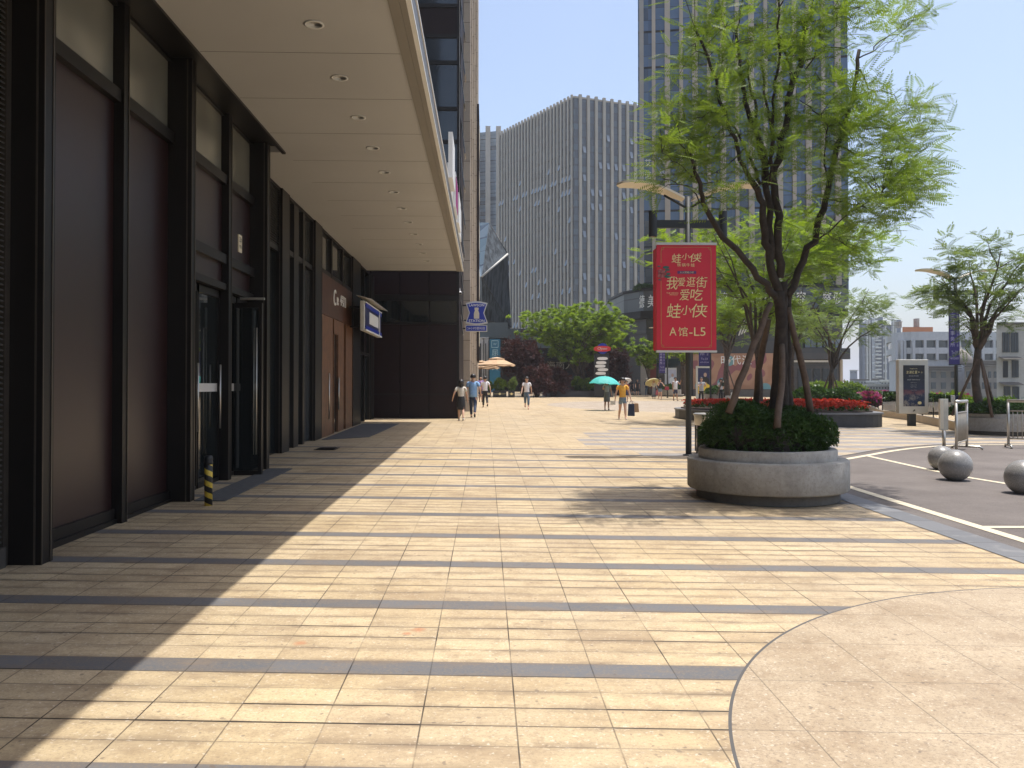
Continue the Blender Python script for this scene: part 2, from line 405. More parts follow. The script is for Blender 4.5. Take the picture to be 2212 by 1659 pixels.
M['granite_kerb'] = granite('grey granite kerb', (.135,.138,.145), (.215,.215,.22), .7)
print('mats ok')
# ================================================================ THE GROUND
def poly(name, pts, dz, mat, kind='structure'):
    me = bpy.data.meshes.new(name); me.from_pydata([(x, y, gz(x, y)+dz) for x, y in pts], [], [tuple(range(len(pts)))])
    if me.polygons[0].normal.z < 0: me.flip_normals()
    me.materials.append(mat); o = bpy.data.objects.new(name, me); COL.objects.link(o)
    return tag(o, kind=kind)
plaza = [(-40,-12),(26,-12),(26,16),(20,22.5),(15.25,26.1),(17.1,32.3),(17.4,35.4),(19.3,40.3),(21.7,46.8),(24.5,55),(38,58),(38,125),(-40,125)]
mb = MB(); mb.prism(plaza, -8, lambda x, y: gz(x, y)); o = mb.build('plaza_pavement', M['paving']); tag(o, kind='structure')
mcity = pm('distant city ground', (.16,.17,.14), .9, 0, .3, .02)
mb = MB(); mb.add([(-3000,-500,-8.2),(3500,-500,-8.2),(3500,5000,-8.2),(-3000,5000,-8.2)], [(0,1,2,3)]); tag(mb.build('city_ground', mcity), kind='structure')
edge = [(5.06,-11),(5.06,12.4),(5.15,13.4),(5.55,14.7),(6.25,15.85),(7.0,16.65),(7.75,17.4),(9.0,18.72),(10.4,19.85),(11.7,20.5),(13.4,20.66),(17,20.5),(25.8,18.8)]
poly('road_asphalt', edge + [(25.8,-11)], .004, M['asphalt'])
def strip(name, line, w0, w1, dz, mat):
    """ribbon between offsets w0, w1 (to the left of the line's direction)"""
    L = []; R = []
    for i, p in enumerate(line):
        a = Vector(line[max(i-1,0)]); b = Vector(line[min(i+1,len(line)-1)]); d = (b-a).normalized(); n = Vector((-d.y, d.x)); q = Vector(p)
        L.append(q+n*w0); R.append(q+n*w1)
    vs = [(p.x, p.y, gz(p.x,p.y)+dz) for p in L] + [(p.x, p.y, gz(p.x,p.y)+dz) for p in R]; n = len(L)
    me = bpy.data.meshes.new(name); me.from_pydata(vs, [], [(i, i+1, i+1+n, i+n) for i in range(n-1)])
    if me.polygons[0].normal.z < 0: me.flip_normals()
    me.materials.append(mat); o = bpy.data.objects.new(name, me); COL.objects.link(o); return tag(o, kind='structure')
# smooth the edge by subdividing
def smooth(line, k=2):
    for _ in range(k):
        q = [line[0]]
        for a, b in zip(line, line[1:]): q += [(a[0]*.75+b[0]*.25, a[1]*.75+b[1]*.25), (a[0]*.25+b[0]*.75, a[1]*.25+b[1]*.75)]
        line = q + [line[-1]]
    return line
def kerbmat():
    m, g, b = base('kerb slabs', .7)
    co = g.coord(); X, Y, Z = g.sep(co); n = g.noise(co, 130, 2, .7)
    k = g.m('DIVIDE', Y, .62); rnd = g.white(g.comb(2.2, g.m('FLOOR', k)))
    c = g.mix(rnd, (.135,.138,.145), (.20,.20,.205)); c = g.mix(g.m('MULTIPLY', g.ramp(n, .4, .65), .4), c, (.09,.09,.095))
    c = g.mix(g.m('MULTIPLY', g.ramp(g.noise(co, 4, 5), .55, .7), .4), c, (.30,.29,.27))
    e = g.m('ABSOLUTE', g.m('SUBTRACT', k, g.m('ROUND', k))); c = g.mix(g.m('SUBTRACT', 1.0, g.ramp(e, .005, .012)), c, (.03,.028,.026))
    g.put(b.inputs['Base Color'], c); return m
strip('kerb', [(5.06,-11),(5.06,12.4),(5.15,13.4),(5.55,14.7)], 0.002, .36, .006, kerbmat())
sedge = smooth(edge)
strip('road_marking', sedge, -.36, -.22, .009, M['paint'])
strip('road_marking', [(7.94,17.2),(7.86,14.3),(7.9,13.4),(8.1,12.3),(8.5,9)], -.06, .06, .0095, M['paint'])
strip('road_marking', [(5.42,8.90),(12,9.0)], -.06, .06, .0095, M['paint'])
strip('gutter_drain', sedge[14:], .004, .08, .005, M['joint'])
mmat = pm('dark entrance mat', (.085,.085,.085), .95, 0, .25, 12, bump=.5)
for nm, pts, lab in (('door_mat', [(-4.02,20.6),(-3.0,21.6),(-2.85,27.7),(-4.02,27.4)], 'large flat grey mat in front of the timber doorway'),
                ('door_mat', [(-3.66,10.6),(-3.27,10.6),(-3.27,14.25),(-3.66,14.25)], 'narrow dark slotted mat along the glass doors behind the striped bollard')):
    mb = MB(); mb.prism(pts, lambda x, y: gz(x,y)+.002, lambda x, y: gz(x,y)+.014); tag(mb.build(nm, mmat), lab, 'mat')
p = G(706, 970); mb = MB(); mb.box(p.x-.22,p.x+.22,p.y-.3,p.y+.3,p.z+.001,p.z+.012)
for i in range(7): mb.box(p.x-.18,p.x+.18,p.y-.26+i*.08,p.y-.235+i*.08,p.z+.012,p.z+.02)
tag(mb.build('floor_drain', M['dark_metal']), 'small dark metal drain cover in the shaded paving before the grey mat', 'drain cover')

# ================================================================ THE MALL ON THE LEFT
mall = empty('shopping_mall', (-6, 12, 0), 'long dark bronze mall front on the left with deep pale canopy over the pavement', 'building')
IM = Matrix.Translation((6, -12, 0))
def part(name, mb, mat, parent=mall, inv=None):
    o = mb.build(name, mat, parent)
    if parent is mall: o.matrix_parent_inverse = IM
    return o
def gp(x, y): return gz(x, y) - .02
mb = MB()
mb.box(-30, -4.30, -11, 31.2, 0, 34); mb.box(-30,-4.06,-11,14.3,5.62,34); part('wall', mb, M['dark_maroon'])
# louvre bay nearest the camera
mb = MB(); mb.box(-4.2, -4.04, -10.9, 7.06, 0.02, 5.6, 0)
z = .30
while z < 5.5:
    mb.add([(-4.038,-10.9,z+.03),(-3.965,-10.9,z),(-3.965,6.98,z),(-4.038,6.98,z+.03),(-4.038,-10.9,z+.038),(-3.965,-10.9,z+.012),(-3.965,6.98,z+.012),(-4.038,6.98,z+.038)],
           [(0,1,2,3),(4,7,6,5),(1,5,6,2),(0,4,5,1),(3,2,6,7)], 0); z += .045
mb.box(-4.03,-3.93,-10.9,6.98,.03,.27,0)
part('louver', mb, pm('louvre metal', (.075,.068,.06), .35, 0, .1, 3))
mb = MB(); mb.box(-4.03,-3.955,6.985,7.055,.02,5.6); part('louver_frame', mb, M['dark_edge'])
def column(y0, y1, xf=-3.69, xb=-4.05, top=5.70, lip=True):
    mb = MB(); g0 = gp(xf, y0)
    mb.box(xb, xf, y0, y1, g0, top, 0)
    mb.box(xf-.06, xf-.045, y0-.008, y0-.001, g0+.01, top-.01, 1)
    mb.box(xf+.001, xf+.008, y1-.05, y1-.035, g0+.01, top-.01, 1)
    mb.box(xf+.001, xf+.008, y0+.0, y0+.010, g0+.01, top-.01, 1)
    return part('column', mb, [M['dark_metal'], M['dark_edge']])
for y0, y1 in ((7.06,7.25),(10.55,10.72),(14.18,14.37)): column(y0, y1)
def mullion(y0, y1, xf=-3.87, z1=5.70, xb=-4.02):
    mb = MB(); g0 = gp(xf, y0); mb.box(xb, xf, y0, y1, g0, z1, 0); mb.box(xf+.001, xf+.01, y1-.025, y1-.012, g0+.01, z1-.01, 1)
    return part('mullion', mb, [M['dark_metal'], M['dark_edge']])
for y0, y1 in ((9.02,9.15),(12.68,12.82)): mullion(y0, y1)
for y in (7.5, 10.0-.13): pass
def beam(name, y0, y1, z0, z1, xf, xb=-4.0, mi='dark_metal'):
    mb = MB(); mb.box(xb, xf, y0, y1, z0, z1); return part(name, mb, M[mi])
# bays 1, 2: tall maroon panels under clerestory windows; bays 3, 4: shorter ones over the doors
for i, (y0, y1) in enumerate(((7.25,9.02),(9.15,10.55),(10.72,12.68),(12.82,14.18))):
    z0 = .28 if i < 2 else 3.56
    mb = MB(); mb.box(-4.05, -3.98, y0, y1, z0, 4.62); part('wall_panel', mb, M['maroon'])
    beam('transom', y0, y1, 4.62, 4.76, -3.90)
    mb = MB(); mb.box(-4.05, -3.99, y0, y1, 4.76, 5.66); part('window', mb, M['coated'])
    beam('head_beam', y0, y1, 5.66, 5.699, -3.94)
    if i < 2:
        g0 = gp(-3.8, y0); mb = MB(); mb.box(-3.98,-3.92,y0,y1,g0,.17); mb.box(-3.98,-3.945,y0,y1,.17,.28); part('plinth', mb, M['dark_metal'])
    else:
        beam('transom', y0, y1, 3.42, 3.56, -3.90)
        mb = MB(); mb.box(-4.05,-3.98,y0,y1,3.12,3.42); part('wall_panel', mb, M['maroon'])
        beam('transom', y0, y1, 3.02, 3.12, -3.90)
# number plate
mb = MB(); mb.box(-3.98,-3.965,13.5,13.68,3.74,4.02); pl = part('number_plate', mb, M['cream'])
mb = MB(); mb.M = frame((-3.965,13.59,3.89), (0,1,0)); text(mb, '20#', 0, .05, .12, .09, .004); text(mb, 'MEN', 0,-.06,.12,.05,.004); part('lettering', mb, M['dark_metal'], pl, 1)
pl2 = pl
# glass doors
for y0, y1 in ((10.76,11.7),(11.74,12.66),(12.86,13.5),(13.54,14.16)):
    g0 = gz(-3.9, y0)
    mb = MB(); mb.box(-4.06,-4.03,y0,y1,g0+.05,2.94); d = part('glass_door', mb, M['glass'])
    mb = MB()
    for a, b in ((y0,y0+.03),(y1-.03,y1)): mb.box(-4.07,-4.0,a,b,g0,3.0)
    mb.box(-4.07,-4.0,y0,y1,g0,g0+.06); mb.box(-4.07,-4.0,y0,y1,2.9,3.0); mb2 = mb.build('door_frame', M['dark_metal'], d)
    mb = MB(); mb.box(-4.028,-4.02,y0+.04,y1-.04,1.50,1.62); mb.build('frosted_strip', M['alu'], d)
    mb = MB(); mb.tube([(-3.96,y1-.08,.95),(-3.96,y1-.08,1.9)], .014, 8); mb.build('handle', M['steel'], d)
for y in (11.05, 13.0):
    mb = MB(); mb.box(-4.025,-4.012,y,y+.13,.25,2.84); part('pale_glass_strip', mb, M['white_dirty'])  # pale strips added on the glass for bright reflections and panels seen in it
mb = MB(); mb.box(-3.98,-3.56,13.36,13.40,.16,2.86); dl = part('open_glass_door', mb, glassm('clear dark glass', (.015,.018,.018)))
mb = MB(); mb.box(-3.60,-3.55,13.34,13.42,.13,2.90); mb.box(-3.98,-3.60,13.34,13.42,.13,.24); mb.box(-3.98,-3.60,13.34,13.42,2.82,2.90); mb.build('door_frame', M['dark_metal'], dl)
mb = MB(); mb.tube([(-3.62,13.30,.5),(-3.62,13.30,2.5)], .013, 8); mb.tube([(-3.66,13.30,.5),(-3.66,13.30,2.5)], .006, 6); mb.box(-3.9,-3.52,13.35,13.41,2.95,2.985); mb.build('handle', M['steel'], dl)
# recessed second stretch of shop front
for y0, y1 in ((14.35,14.8),(17.05,17.7),(20.35,21.2),(26.1,27.7),(30.2,31.0)): column(y0, y1, -4.13, -4.32, 5.598)
for y0, y1 in ((15.9,16.1),(18.35,18.8),(19.25,19.45),(22.8,22.95),(24.55,24.7),(28.9,29.1)): 
    mb = MB(); mb.box(-4.31,-4.19,y0,y1,gp(-4.2,y0),5.6); part('mullion', mb, M['dark_metal'])
mb = MB()
z = 4.42
while z < 5.55: mb.box(-4.27,-4.2,14.8,17.05,z,z+.02); z += .05
part('louver', mb, M['dark_metal'])
for y0, y1, z0, z1 in ((14.8,17.05,.2,4.3),(17.7,20.35,.25,4.35),(17.7,20.35,4.5,5.55),(21.2,26.1,4.62,5.55),(27.7,30.2,.25,2.6),(27.7,30.2,4.2,5.5)):
    mb = MB(); mb.box(-4.295,-4.27,y0,y1,z0,z1); part('window', mb, M['coated2' if y0 in (17.7, 21.2) else 'glass'])
for y0, y1, z in ((14.8,17.05,4.3),(17.7,20.35,4.38),(21.2,26.1,4.50),(27.7,30.2,2.62),(27.7,30.2,4.08)):
    mb = MB(); mb.box(-4.29,-4.20,y0,y1,z,z+.11); part('transom', mb, M['dark_metal'])
mb = MB(); mb.box(-4.3,-4.18,14.8,30.2,5.56,5.61); part('head_beam', mb, M['dark_metal'])
# timber entrance with the gate sign
mb = MB(); mb.box(-4.29,-4.165,21.2,26.1,3.42,4.48); sg = part('sign_board', mb, pm('brown timber sign board', (.085,.035,.018), .4, 0, .3, 3))
mb = MB(); mb.M = frame((-4.165,0,0), (0,1,0)); mb.M.translation = (-4.165,0,0)
for ch, y, zz, h_, w_ in (('C',23.05,4.00,.44,.34),('馆',23.48,3.94,.22,.24),('4',24.0,4.02,.30,.22),('号',24.32,4.02,.30,.28),('门',24.68,4.02,.30,.28)):
    text(mb, ch, y, zz, w_, h_, .03, thick=.02)
mb.build('lettering', M['white'], sg)
for y0, y1 in ((21.2,22.78),(23.7,24.55),(24.9,26.1)):
    mb = MB(); mb.box(-4.29,-4.15,y0,y1,gp(-4.2,y0),3.40); part('timber_panel', mb, M['wood'])
mb = MB(); mb.box(-4.25,-4.2,22.95,23.7,.22,3.0); d = part('glass_door', mb, M['glass'])
mb = MB(); mb.box(-4.2,-4.15,22.95,23.02,.22,3.1); mb.box(-4.2,-4.15,23.63,23.7,.22,3.1); mb.box(-4.2,-4.15,22.95,23.7,3.0,3.4); mb.build('door_frame', M['wood'], d)
mb = MB(); mb.tube([(-4.12,23.55,.9),(-4.12,23.55,1.8)], .02, 8); mb.build('handle', M['steel'], d)
mb = MB(); mb.tube([(-4.08,21.9,.7),(-4.08,21.9,1.9)], .02, 8); part('handle', mb, M['steel'])
# canopy
can = part('canopy', MB(), M['soffit'])
mb = MB(); mb.box(-3.439,-1.02,-10.9,29.3,5.60,5.72); mb.box(-4.16,-3.439,14.43,29.3,5.60,5.72); mb.build('soffit', M['soffit'], can)
mb = MB(); mb.box(-3.985,-3.505,-10.9,14.40,5.70,5.728); mb.box(-3.50,-3.44,-10.9,14.42,5.565,5.729); mb.build('soffit_lip', M['dark_metal'], can)
mb = MB(); mb.box(-4.0,-.84,-10.9,29.3,5.73,5.98); mb.build('canopy_roof', M['soffit2'], can)
mb = MB(); mb.box(-1.018,-.90,-10.9,29.3,5.575,5.725); mb.box(-.898,-.83,-10.9,29.3,5.585,5.725); mb.build('soffit_trim', pm('taupe soffit trim', (.21,.19,.16), .5, 0, .06, 1), can)
y = 10.07-1.62*3
while y < 29: mb = MB(); mb.box(-3.43,-1.03,y-.0028,y+.0028,5.598,5.62); mb.build('panel_joint', M['joint'], can); y += 1.62

mb = MB(); mb.box(-.828,-.79,-10.9,29.32,5.62,5.93,0); mb.build('fascia', pm('grey fascia', (.17,.165,.16), .45, .2), can)
for z in (5.585, 5.935):
    mb = MB(); mb.box(-.83,-.775,-10.9,29.33,z,z+.033); mb.build('edge_trim', M['white'], can)
lampwell, g_, b_ = base('downlight reflector', .3)
X_, Y_, Z_ = g_.sep(g_.coord()); g_.put(b_.inputs['Base Color'], g_.mix(g_.m('GREATER_THAN', g_.m('SINE', g_.m('MULTIPLY', X_, 130.0)), -.1), (.09,.08,.06), (.62,.58,.48)))
y = 9.27 - 1.61*3
while y < 28:
    mb = MB(); mb.lathe([(.115,5.592),(.085,5.590),(.085,5.598),(.115,5.6)], (-1.905,y,0), 24); mb2 = mb
    ring = mb.build('downlight', M['white'], can)
    mb = MB(); mb.lathe([(.001,5.5985),(.084,5.598)], (-1.905,y,0), 20); mb.build('downlight_well', lampwell, ring)
    y += 1.61
# return wall at the end of the walk, and the block above it
mb = MB(); mb.box(-30,-1.0,31.42,62,0,40); mb.box(-30,-.98,31.42,37.0,0,.02); part('end_block_wall', mb, M['dark_maroon'])
xs = [-4.3,-3.2,-2.12,-1.0]
for a, b in zip(xs, xs[1:]):
    for z0, z1, nm, mt in ((.36,1.22,'wall_panel','dark_maroon'),(1.27,3.86,'wall_panel','dark_maroon'),(3.96,4.74,'window','glass'),(4.98,5.84,'wall_panel','dark_maroon')):
        mb = MB(); mb.box(a+.02,b-.02,31.36,31.42,z0,z1); part(nm, mb, M[mt])
for z0, z1 in ((3.87,3.95),(4.75,4.97),(5.85,6.0),(1.225,1.262)):
    mb = MB(); mb.box(-4.3,-1.0,31.34,31.42,z0,z1); part('band', mb, M['dark_metal'])
zb = [6.05,7.9,9.35,10.75,12.0,13.75,14.75,15.9,17.6,19,20.6]
gl = glassm('blue black tower glass', (.022,.032,.042), .05)
for i, (z0, z1) in enumerate(zip(zb, zb[1:])):
    pan = i in (6,)
    for x0, x1 in ((-6,-3.2),(-3.14,-1.08)):
        mb = MB(); mb.box(x0,x1,31.38,31.42,z0+.07,z1-.07); part('window', mb, M['dark_maroon'] if pan else gl)
    mb = MB(); mb.box(-6,-1.0,31.33,31.42,z0-.07,z0+.07); part('band', mb, M['dark_metal'])
mb = MB(); mb.box(-1.08,-.99,31.32,31.42,0.3,24,0); mb.box(-.992,-.986,31.33,31.40,6.0,24,1); part('corner_trim', mb, [M['dark_metal'], M['white_dirty']])
for i, (y, z) in enumerate(((32.6,15.2),(33.4,13.9),(32.4,12.4),(33.6,10.8),(32.5,9.2),(33.4,7.9),(32.4,6.6),(33.2,17.2),(34.2,5.4),(34.0,4.2),(33.8,3.6))):
    hh = 1.5 if i < 8 else .8
    mb = MB(); mb.M = Matrix.Translation((-.99,y,z+hh)) @ Matrix.Rotation(radians(-7), 4, 'Y')
    mb.box(-.03,.0,-.45,.45,-hh,0,0); mb.box(.001,.006,-.45,.45,-hh,-hh+.04,1); mb.box(-.0,.008,-.46,-.43,-hh,0,1)
    part('open_window_sash', mb, [gl, M['white_dirty']])
# stone piers stepping along the side
def stonemat():
    m, g, b = base('stone pier', .65)
    co = g.coord(); X, Y, Z = g.sep(co); k = g.m('DIVIDE', Z, .9); rnd = g.white(g.comb(g.m('FLOOR', k), 1.0, 5.0))
    c = g.mix(rnd, (.40,.33,.255), (.50,.42,.33)); c = g.mix(g.m('MULTIPLY', g.ramp(g.noise(co, 2, 5), .45, .7), .4), c, (.30,.24,.18))
    e = g.m('ABSOLUTE', g.m('SUBTRACT', k, g.m('ROUND', k))); c = g.mix(g.m('MULTIPLY', g.m('SUBTRACT', 1.0, g.ramp(e, .008, .02)), .8), c, (.08,.065,.05))
    g.put(b.inputs['Base Color'], c); return m
stone = stonemat()
for y0, y1, xf in ((37.6,38.4,-.70),(38.4,40.2,-.82),(40.2,41,-.655),(41,43.4,-.76),(43.4,44.2,-.60),(44.2,47.4,-.70),(47.4,48.2,-.565),(48.2,54.5,-.66),(54.5,62,-.53)):
    mb = MB(); mb.box(-1.3, xf, y0, y1, gp(-1,y0), 30); part('stone_pier', mb, stone)
mb = MB(); mb.box(-.53,-.40,50,54,3.0,18.5,0); 
for i in range(5): mb.box(-.40,-.385,50.6,53.2,4+i*3,5.6+i*3,1)
part('blade_sign', mb, [M['dark_maroon'], M['cream']])
# channel letters standing on the canopy edge, seen end on
for i, (y0, y1, z1, x) in enumerate(((17.6,18.9,6.95,-.70),(19.3,20.1,6.75,-.80),(20.5,22,6.85,-.74),(22.5,24,6.8,-.72),(24.5,25.6,6.9,-.75))):
    mb = MB(); mb.box(x-.09,x,y0,y1,5.98,z1,0)
    if i == 2: mb.box(x+.001,x+.012,y0+.1,y1-.1,6.05,z1-.1,1)
    part('roof_sign_panel', mb, [M['white'], M['pinkflower']])
# wrapped light box on the shop front
lb = empty('light_box_sign', (-3.9,27,3.6), 'white wall sign box wrapped in blue and white tape beyond the timber doors', 'sign')
ox = Matrix.Translation((3.9,-27,-3.6))
def lp(name, mb, mat):
    o = mb.build(name, mat, lb); o.matrix_parent_inverse = ox; return o
mb = MB(); mb.box(-3.75,-3.62,25.0,28.9,3.22,4.12); bevel(lp('case', mb, M['white_dirty']), .02)
mb = MB()
for y in (25.6,28.2):
    for z in (3.35,3.95): mb.box(-4.3,-3.75,y,y+.05,z,z+.05)
lp('wall_arm', mb, M['dark_metal'])
mb = MB(); mb.box(-3.62,-3.60,25.15,28.8,3.33,4.0); lp('face', mb, M['navy2'])
mb = MB(); mb.box(-3.598,-3.58,25.1,28.85,3.93,4.05); mb.box(-3.598,-3.58,25.1,28.85,3.28,3.38); lp('blue_tape', mb, M['navy'])
mb = MB(); mb.box(-3.60,-3.585,25.9,28.0,3.48,3.84); mb.box(-3.6,-3.57,28.2,28.3,3.25,4.05); mb.box(-3.60,-3.575,25.05,28.9,4.055,4.09); mb.box(-3.6,-3.575,25.05,28.9,3.22,3.27); lp('paper_patch', mb, M['white'])
mb = MB(); mb.add([(-3.85,24.9,4.26),(-3.40,24.9,4.15),(-3.40,29.1,4.15),(-3.85,29.1,4.26),(-3.85,24.9,4.27),(-3.40,24.9,4.16),(-3.40,29.1,4.16),(-3.85,29.1,4.27)], [(0,1,2,3),(4,7,6,5),(0,4,5,1),(1,5,6,2),(2,6,7,3)])
lp('awning_sheet', mb, M['white_dirty'])
# hanging convenience store sign
def face_sign():
    Y = 36.0
    r = empty('hanging_shop_sign', (-.39,Y,4.7), 'blue hourglass shaped sign with a white milk bottle hung from the stone pier', 'sign')
    fr = frame((-.39,Y,4.7), (1,0,0)); inv = Matrix.Translation((.39,-Y,-4.7))
    def outline(s, n=9):
        P = []
        for i in range(n): t = -1+2*i/(n-1); P.append((.445*t*s, (.40+.075*(1-t*t))*s - (1-s)*.02))
        P.append((.31*s, 0.0))
        for i in range(n): t = 1-2*i/(n-1); P.append((.455*t*s, (-.41-.075*(1-t*t))*s))
        P.append((-.31*s, 0.0))
        return P
    def ex(name, pts, d0, d1, mat, par=r):
        mb = MB(); mb.M = fr; mb.prism(pts, d0, d1); o = mb.build(name, mat, par)
        if par is r: o.matrix_parent_inverse = inv
        return o
    ex('case', outline(1.06), -.17, -.0, M['alu']); ex('border', outline(.965), .0, .006, M['white'])
    f = ex('face', outline(.93), .006, .012, M['navy'])
    def bottle(s, oy=0):
        h = [(.0,-.27),(.115,-.27),(.125,-.25),(.125,-.03),(.11,.04),(.075,.10),(.085,.12),(.085,.15),(.095,.16),(.095,.24),(.0,.25)]
        return [(a*s, b*s+oy) for a, b in h] + [(-a*s, b*s+oy) for a, b in h[-2:0:-1]]
    ex('bottle_emblem', bottle(.93,.0), .012, .016, M['cream'], f)
    mb = MB(); mb.M = fr; text(mb, 'LAWSON', 0, .335, .66, .115, .015, bold=.02); text(mb, 'STATION', 0, -.34, .68, .115, .015, bold=.02); mb.build('lettering', M['white'], f)
    mb = MB(); mb.M = fr; mb.box(-.48,.46,-.80,-.53,-.17,0); o = mb.build('lower_case', M['alu'], r); o.matrix_parent_inverse = inv
    mb = MB(); mb.M = fr; mb.box(-.45,.42,-.775,-.555,0,.006); o = mb.build('lower_face', M['navy'], r); o.matrix_parent_inverse = inv
    mb = MB(); mb.M = fr; text(mb, '24小时便利店', -.02, -.665, .76, .12, .010); mb.build('lettering', M['white'], o)
    mb = MB(); mb.M = fr; mb.box(-.62,-.45,.3,.36,-.1,-.05); mb.box(-.62,-.45,-.35,-.29,-.1,-.05); mb.box(-.62,-.46,-.70,-.64,-.1,-.05); o = mb.build('bracket', M['dark_metal'], r); o.matrix_parent_inverse = inv
face_sign()
# security camera
cc = empty('security_camera', (-.93,31.9,5.05), 'small white camera on the dark corner above the hanging blue sign', 'camera')
mb = MB(); mb.tube([(-.06,.1,.1),(-.02,-.25,.02)], .055, 12); bb = mb.build('body', M['white'], cc)
mb = MB(); mb.tube([(-.018,-.25,.018),(-.015,-.262,.015)], .045, 12); mb.build('lens', M['black'], bb)
mb = MB(); mb.box(-.07,-.03,-.02,.02,.1,.25); mb.build('bracket', M['white'], cc)
# striped bollard
p = G(450,1092); bo = empty('striped_bollard', (p.x,p.y,p.z), 'black post wound with yellow tape before the glass doors', 'bollard')
def stripem():
    m, g, b = base('black and yellow tape', .45)
    co = g.coord(); X, Y, Z = g.sep(co); a = g.m('ARCTAN2', Y, X)
    t = g.m('FRACT', g.m('ADD', g.m('MULTIPLY', Z, 7.4), g.m('DIVIDE', a, 2*pi)))
    g.put(b.inputs['Base Color'], g.mix(g.m('GREATER_THAN', t, .52), (.012,.012,.012), g.mix(g.ramp(g.noise(co, 20, 4), .4, .7), (.70,.50,.06), (.45,.32,.05)))); return m
mb = MB(); mb.lathe([(.048,0),(.048,.52),(.044,.525)], n=24); mb.build('post', stripem(), bo)
mb = MB(); mb.lathe([(.05,.50),(.053,.525),(.047,.545),(.052,.56),(.045,.60),(.03,.61),(.0,.605)], n=20); mb.build('cap', M['black'], bo)
print('mall ok')
# ================================================================ BUILDINGS BEYOND
def glasspanes(name, c0, c1, floor_h, z_off=0.0, pane=None, rough=.12, sub=3, line=(.02,.022,.026), lw=.05, pale=True):
    """tower glazing: floor lines and panes whose tint varies a little (real differences between blinds and panes)"""
    m, g, b = base(name, rough, 0, .7)
    co = g.coord(); X, Y, Z = g.sep(co)
    k = g.m('DIVIDE', g.m('SUBTRACT', Z, z_off), floor_h/sub); kf = g.m('FLOOR', k)
    cx = g.m('FLOOR', g.m('DIVIDE', g.m('ADD', g.m('MULTIPLY', X, 1.0), g.m('MULTIPLY', Y, 1.3)), pane or 1.5))
    rnd = g.white(g.comb(cx, kf, 1.0)); c = g.mix(rnd, c0, c1)
    r2 = g.white(g.comb(g.m('ADD', cx, 40.0), kf, 7.0)); c = g.mix(g.m('MULTIPLY', g.m('GREATER_THAN', r2, .86), .35 if pale else 0.0), c, (.22,.25,.27))
    c = g.mix(g.m('MULTIPLY', g.m('LESS_THAN', r2, .12), .6), c, (.015,.018,.022))
    e = g.m('ABSOLUTE', g.m('SUBTRACT', k, g.m('ROUND', k)))
    c = g.mix(g.m('LESS_THAN', e, lw*sub/floor_h*.5), c, line)
    kk = g.m('DIVIDE', g.m('SUBTRACT', Z, z_off), floor_h); e2 = g.m('ABSOLUTE', g.m('SUBTRACT', kk, g.m('ROUND', kk)))
    c = g.mix(g.m('LESS_THAN', e2, lw*1.8/floor_h), c, line)
    g.put(b.inputs['Base Color'], c); return m
def wall_frame(A, B, z=0):
    """local x along A->B, local y = outward (to the right of travel rotated to face the viewer), z up"""
    a = Vector((A[0], A[1], z)); d = Vector((B[0]-A[0], B[1]-A[1], 0)); L = d.length; d.normalize(); n = Vector((d.y, -d.x, 0))
    m = Matrix((d, n, Vector((0,0,1)))).transposed().to_4x4(); m.translation = a
    return m, L
fin_a = pm('ribbed stone fin', (.42,.365,.295), .7, 0, .10, .5, fine=.1)
fin_b = pm('grey stone fin', (.38,.335,.27), .7, 0, .10, .5, fine=.1)
# --- grid tower in the middle distance
c0 = atY(1240, 203, 200); cl = atY(1076, 287, 232); cr = atY(1440, 233, 209)
topz = c0.z
tw = empty('office_tower', (c0.x, c0.y, -8), 'grey ribbed office block with sharp corner and rows of tilted windows, mid distance', 'building')
def tp(o, root): o.parent = root; o.matrix_parent_inverse = Matrix.Translation(-Vector(root.location)); return o
A = (cl.x, cl.y); Cn = (c0.x, c0.y); B = (cr.x, cr.y)
back = (B[0]+A[0]-Cn[0], B[1]+A[1]-Cn[1])
inset = .55
gm = glasspanes('grid tower glazing', (.018,.026,.036), (.055,.078,.10), 3.42, 0, 1.6, sub=2, rough=.2, lw=.12, pale=False)
gml = glasspanes('grid tower side glazing', (.08,.10,.12), (.13,.15,.17), 3.42, 0, 1.6, sub=2)
mb = MB(); mb.prism([A, Cn, B, back], -8, topz-.9, 0); tp(mb.build('curtain_wall', gm), tw)
def fins(root, A, B, n, z0, z1, wd, dep, mat, skip=(), first=.5, name='fin', zv=.0):
    m, L = wall_frame(A, B); st = L/n; proto = None
    for i in range(n):
        if i in skip: continue
        x = (i+first)*st
        mb = MB(); mb.M = Matrix.Translation((0,0,0)) 
        mb.M = m @ Matrix.Translation((x,0,0)); mb.box(-wd/2, wd/2, -.1, dep, z0, z1 + (zv if i % 2 else 0)); tp(mb.build(name, mat), root)
fins(tw, A, Cn, 24, -8, topz, .50, .34, fin_b, name='fin')
fins(tw, Cn, B, 12, -8, topz, .70, .45, fin_b, first=.72)
mglb = pm('pale tilted window glass', (.16,.20,.24), .15, 0, .1, 1, spec=.8)
def sash(root, A, B, spots, n, first, w_, h_, z0, fh, ang=14, mat=None):
    m, L = wall_frame(A, B); st = L/n
    for i, fl in spots:
        mb = MB(); mb.M = m @ Matrix.Translation(((i+first+.5)*st, .05, z0+fl*fh)) @ Matrix.Rotation(radians(ang), 4, 'X')
        mb.box(-w_/2, w_/2, 0, .06, -h_, 0); tp(mb.build('open_window', mat or mglb), root)
r2 = random.Random(5)
sp = [(i, f) for f in (4,5,7,8,9,10,12,13,14,15,16) for i in range(0, 23) if r2.random() < (.6 if f in (9,14,15) else .25)]
r2.shuffle(sp)
sash(tw, A, Cn, sp[:62], 24, .5, .74, 1.5, 1.2, 3.42, 16)
sp = [(i, f) for f in range(3, 19) for i in range(0, 9) if r2.random() < (.75 if f in (14,) else .22)]
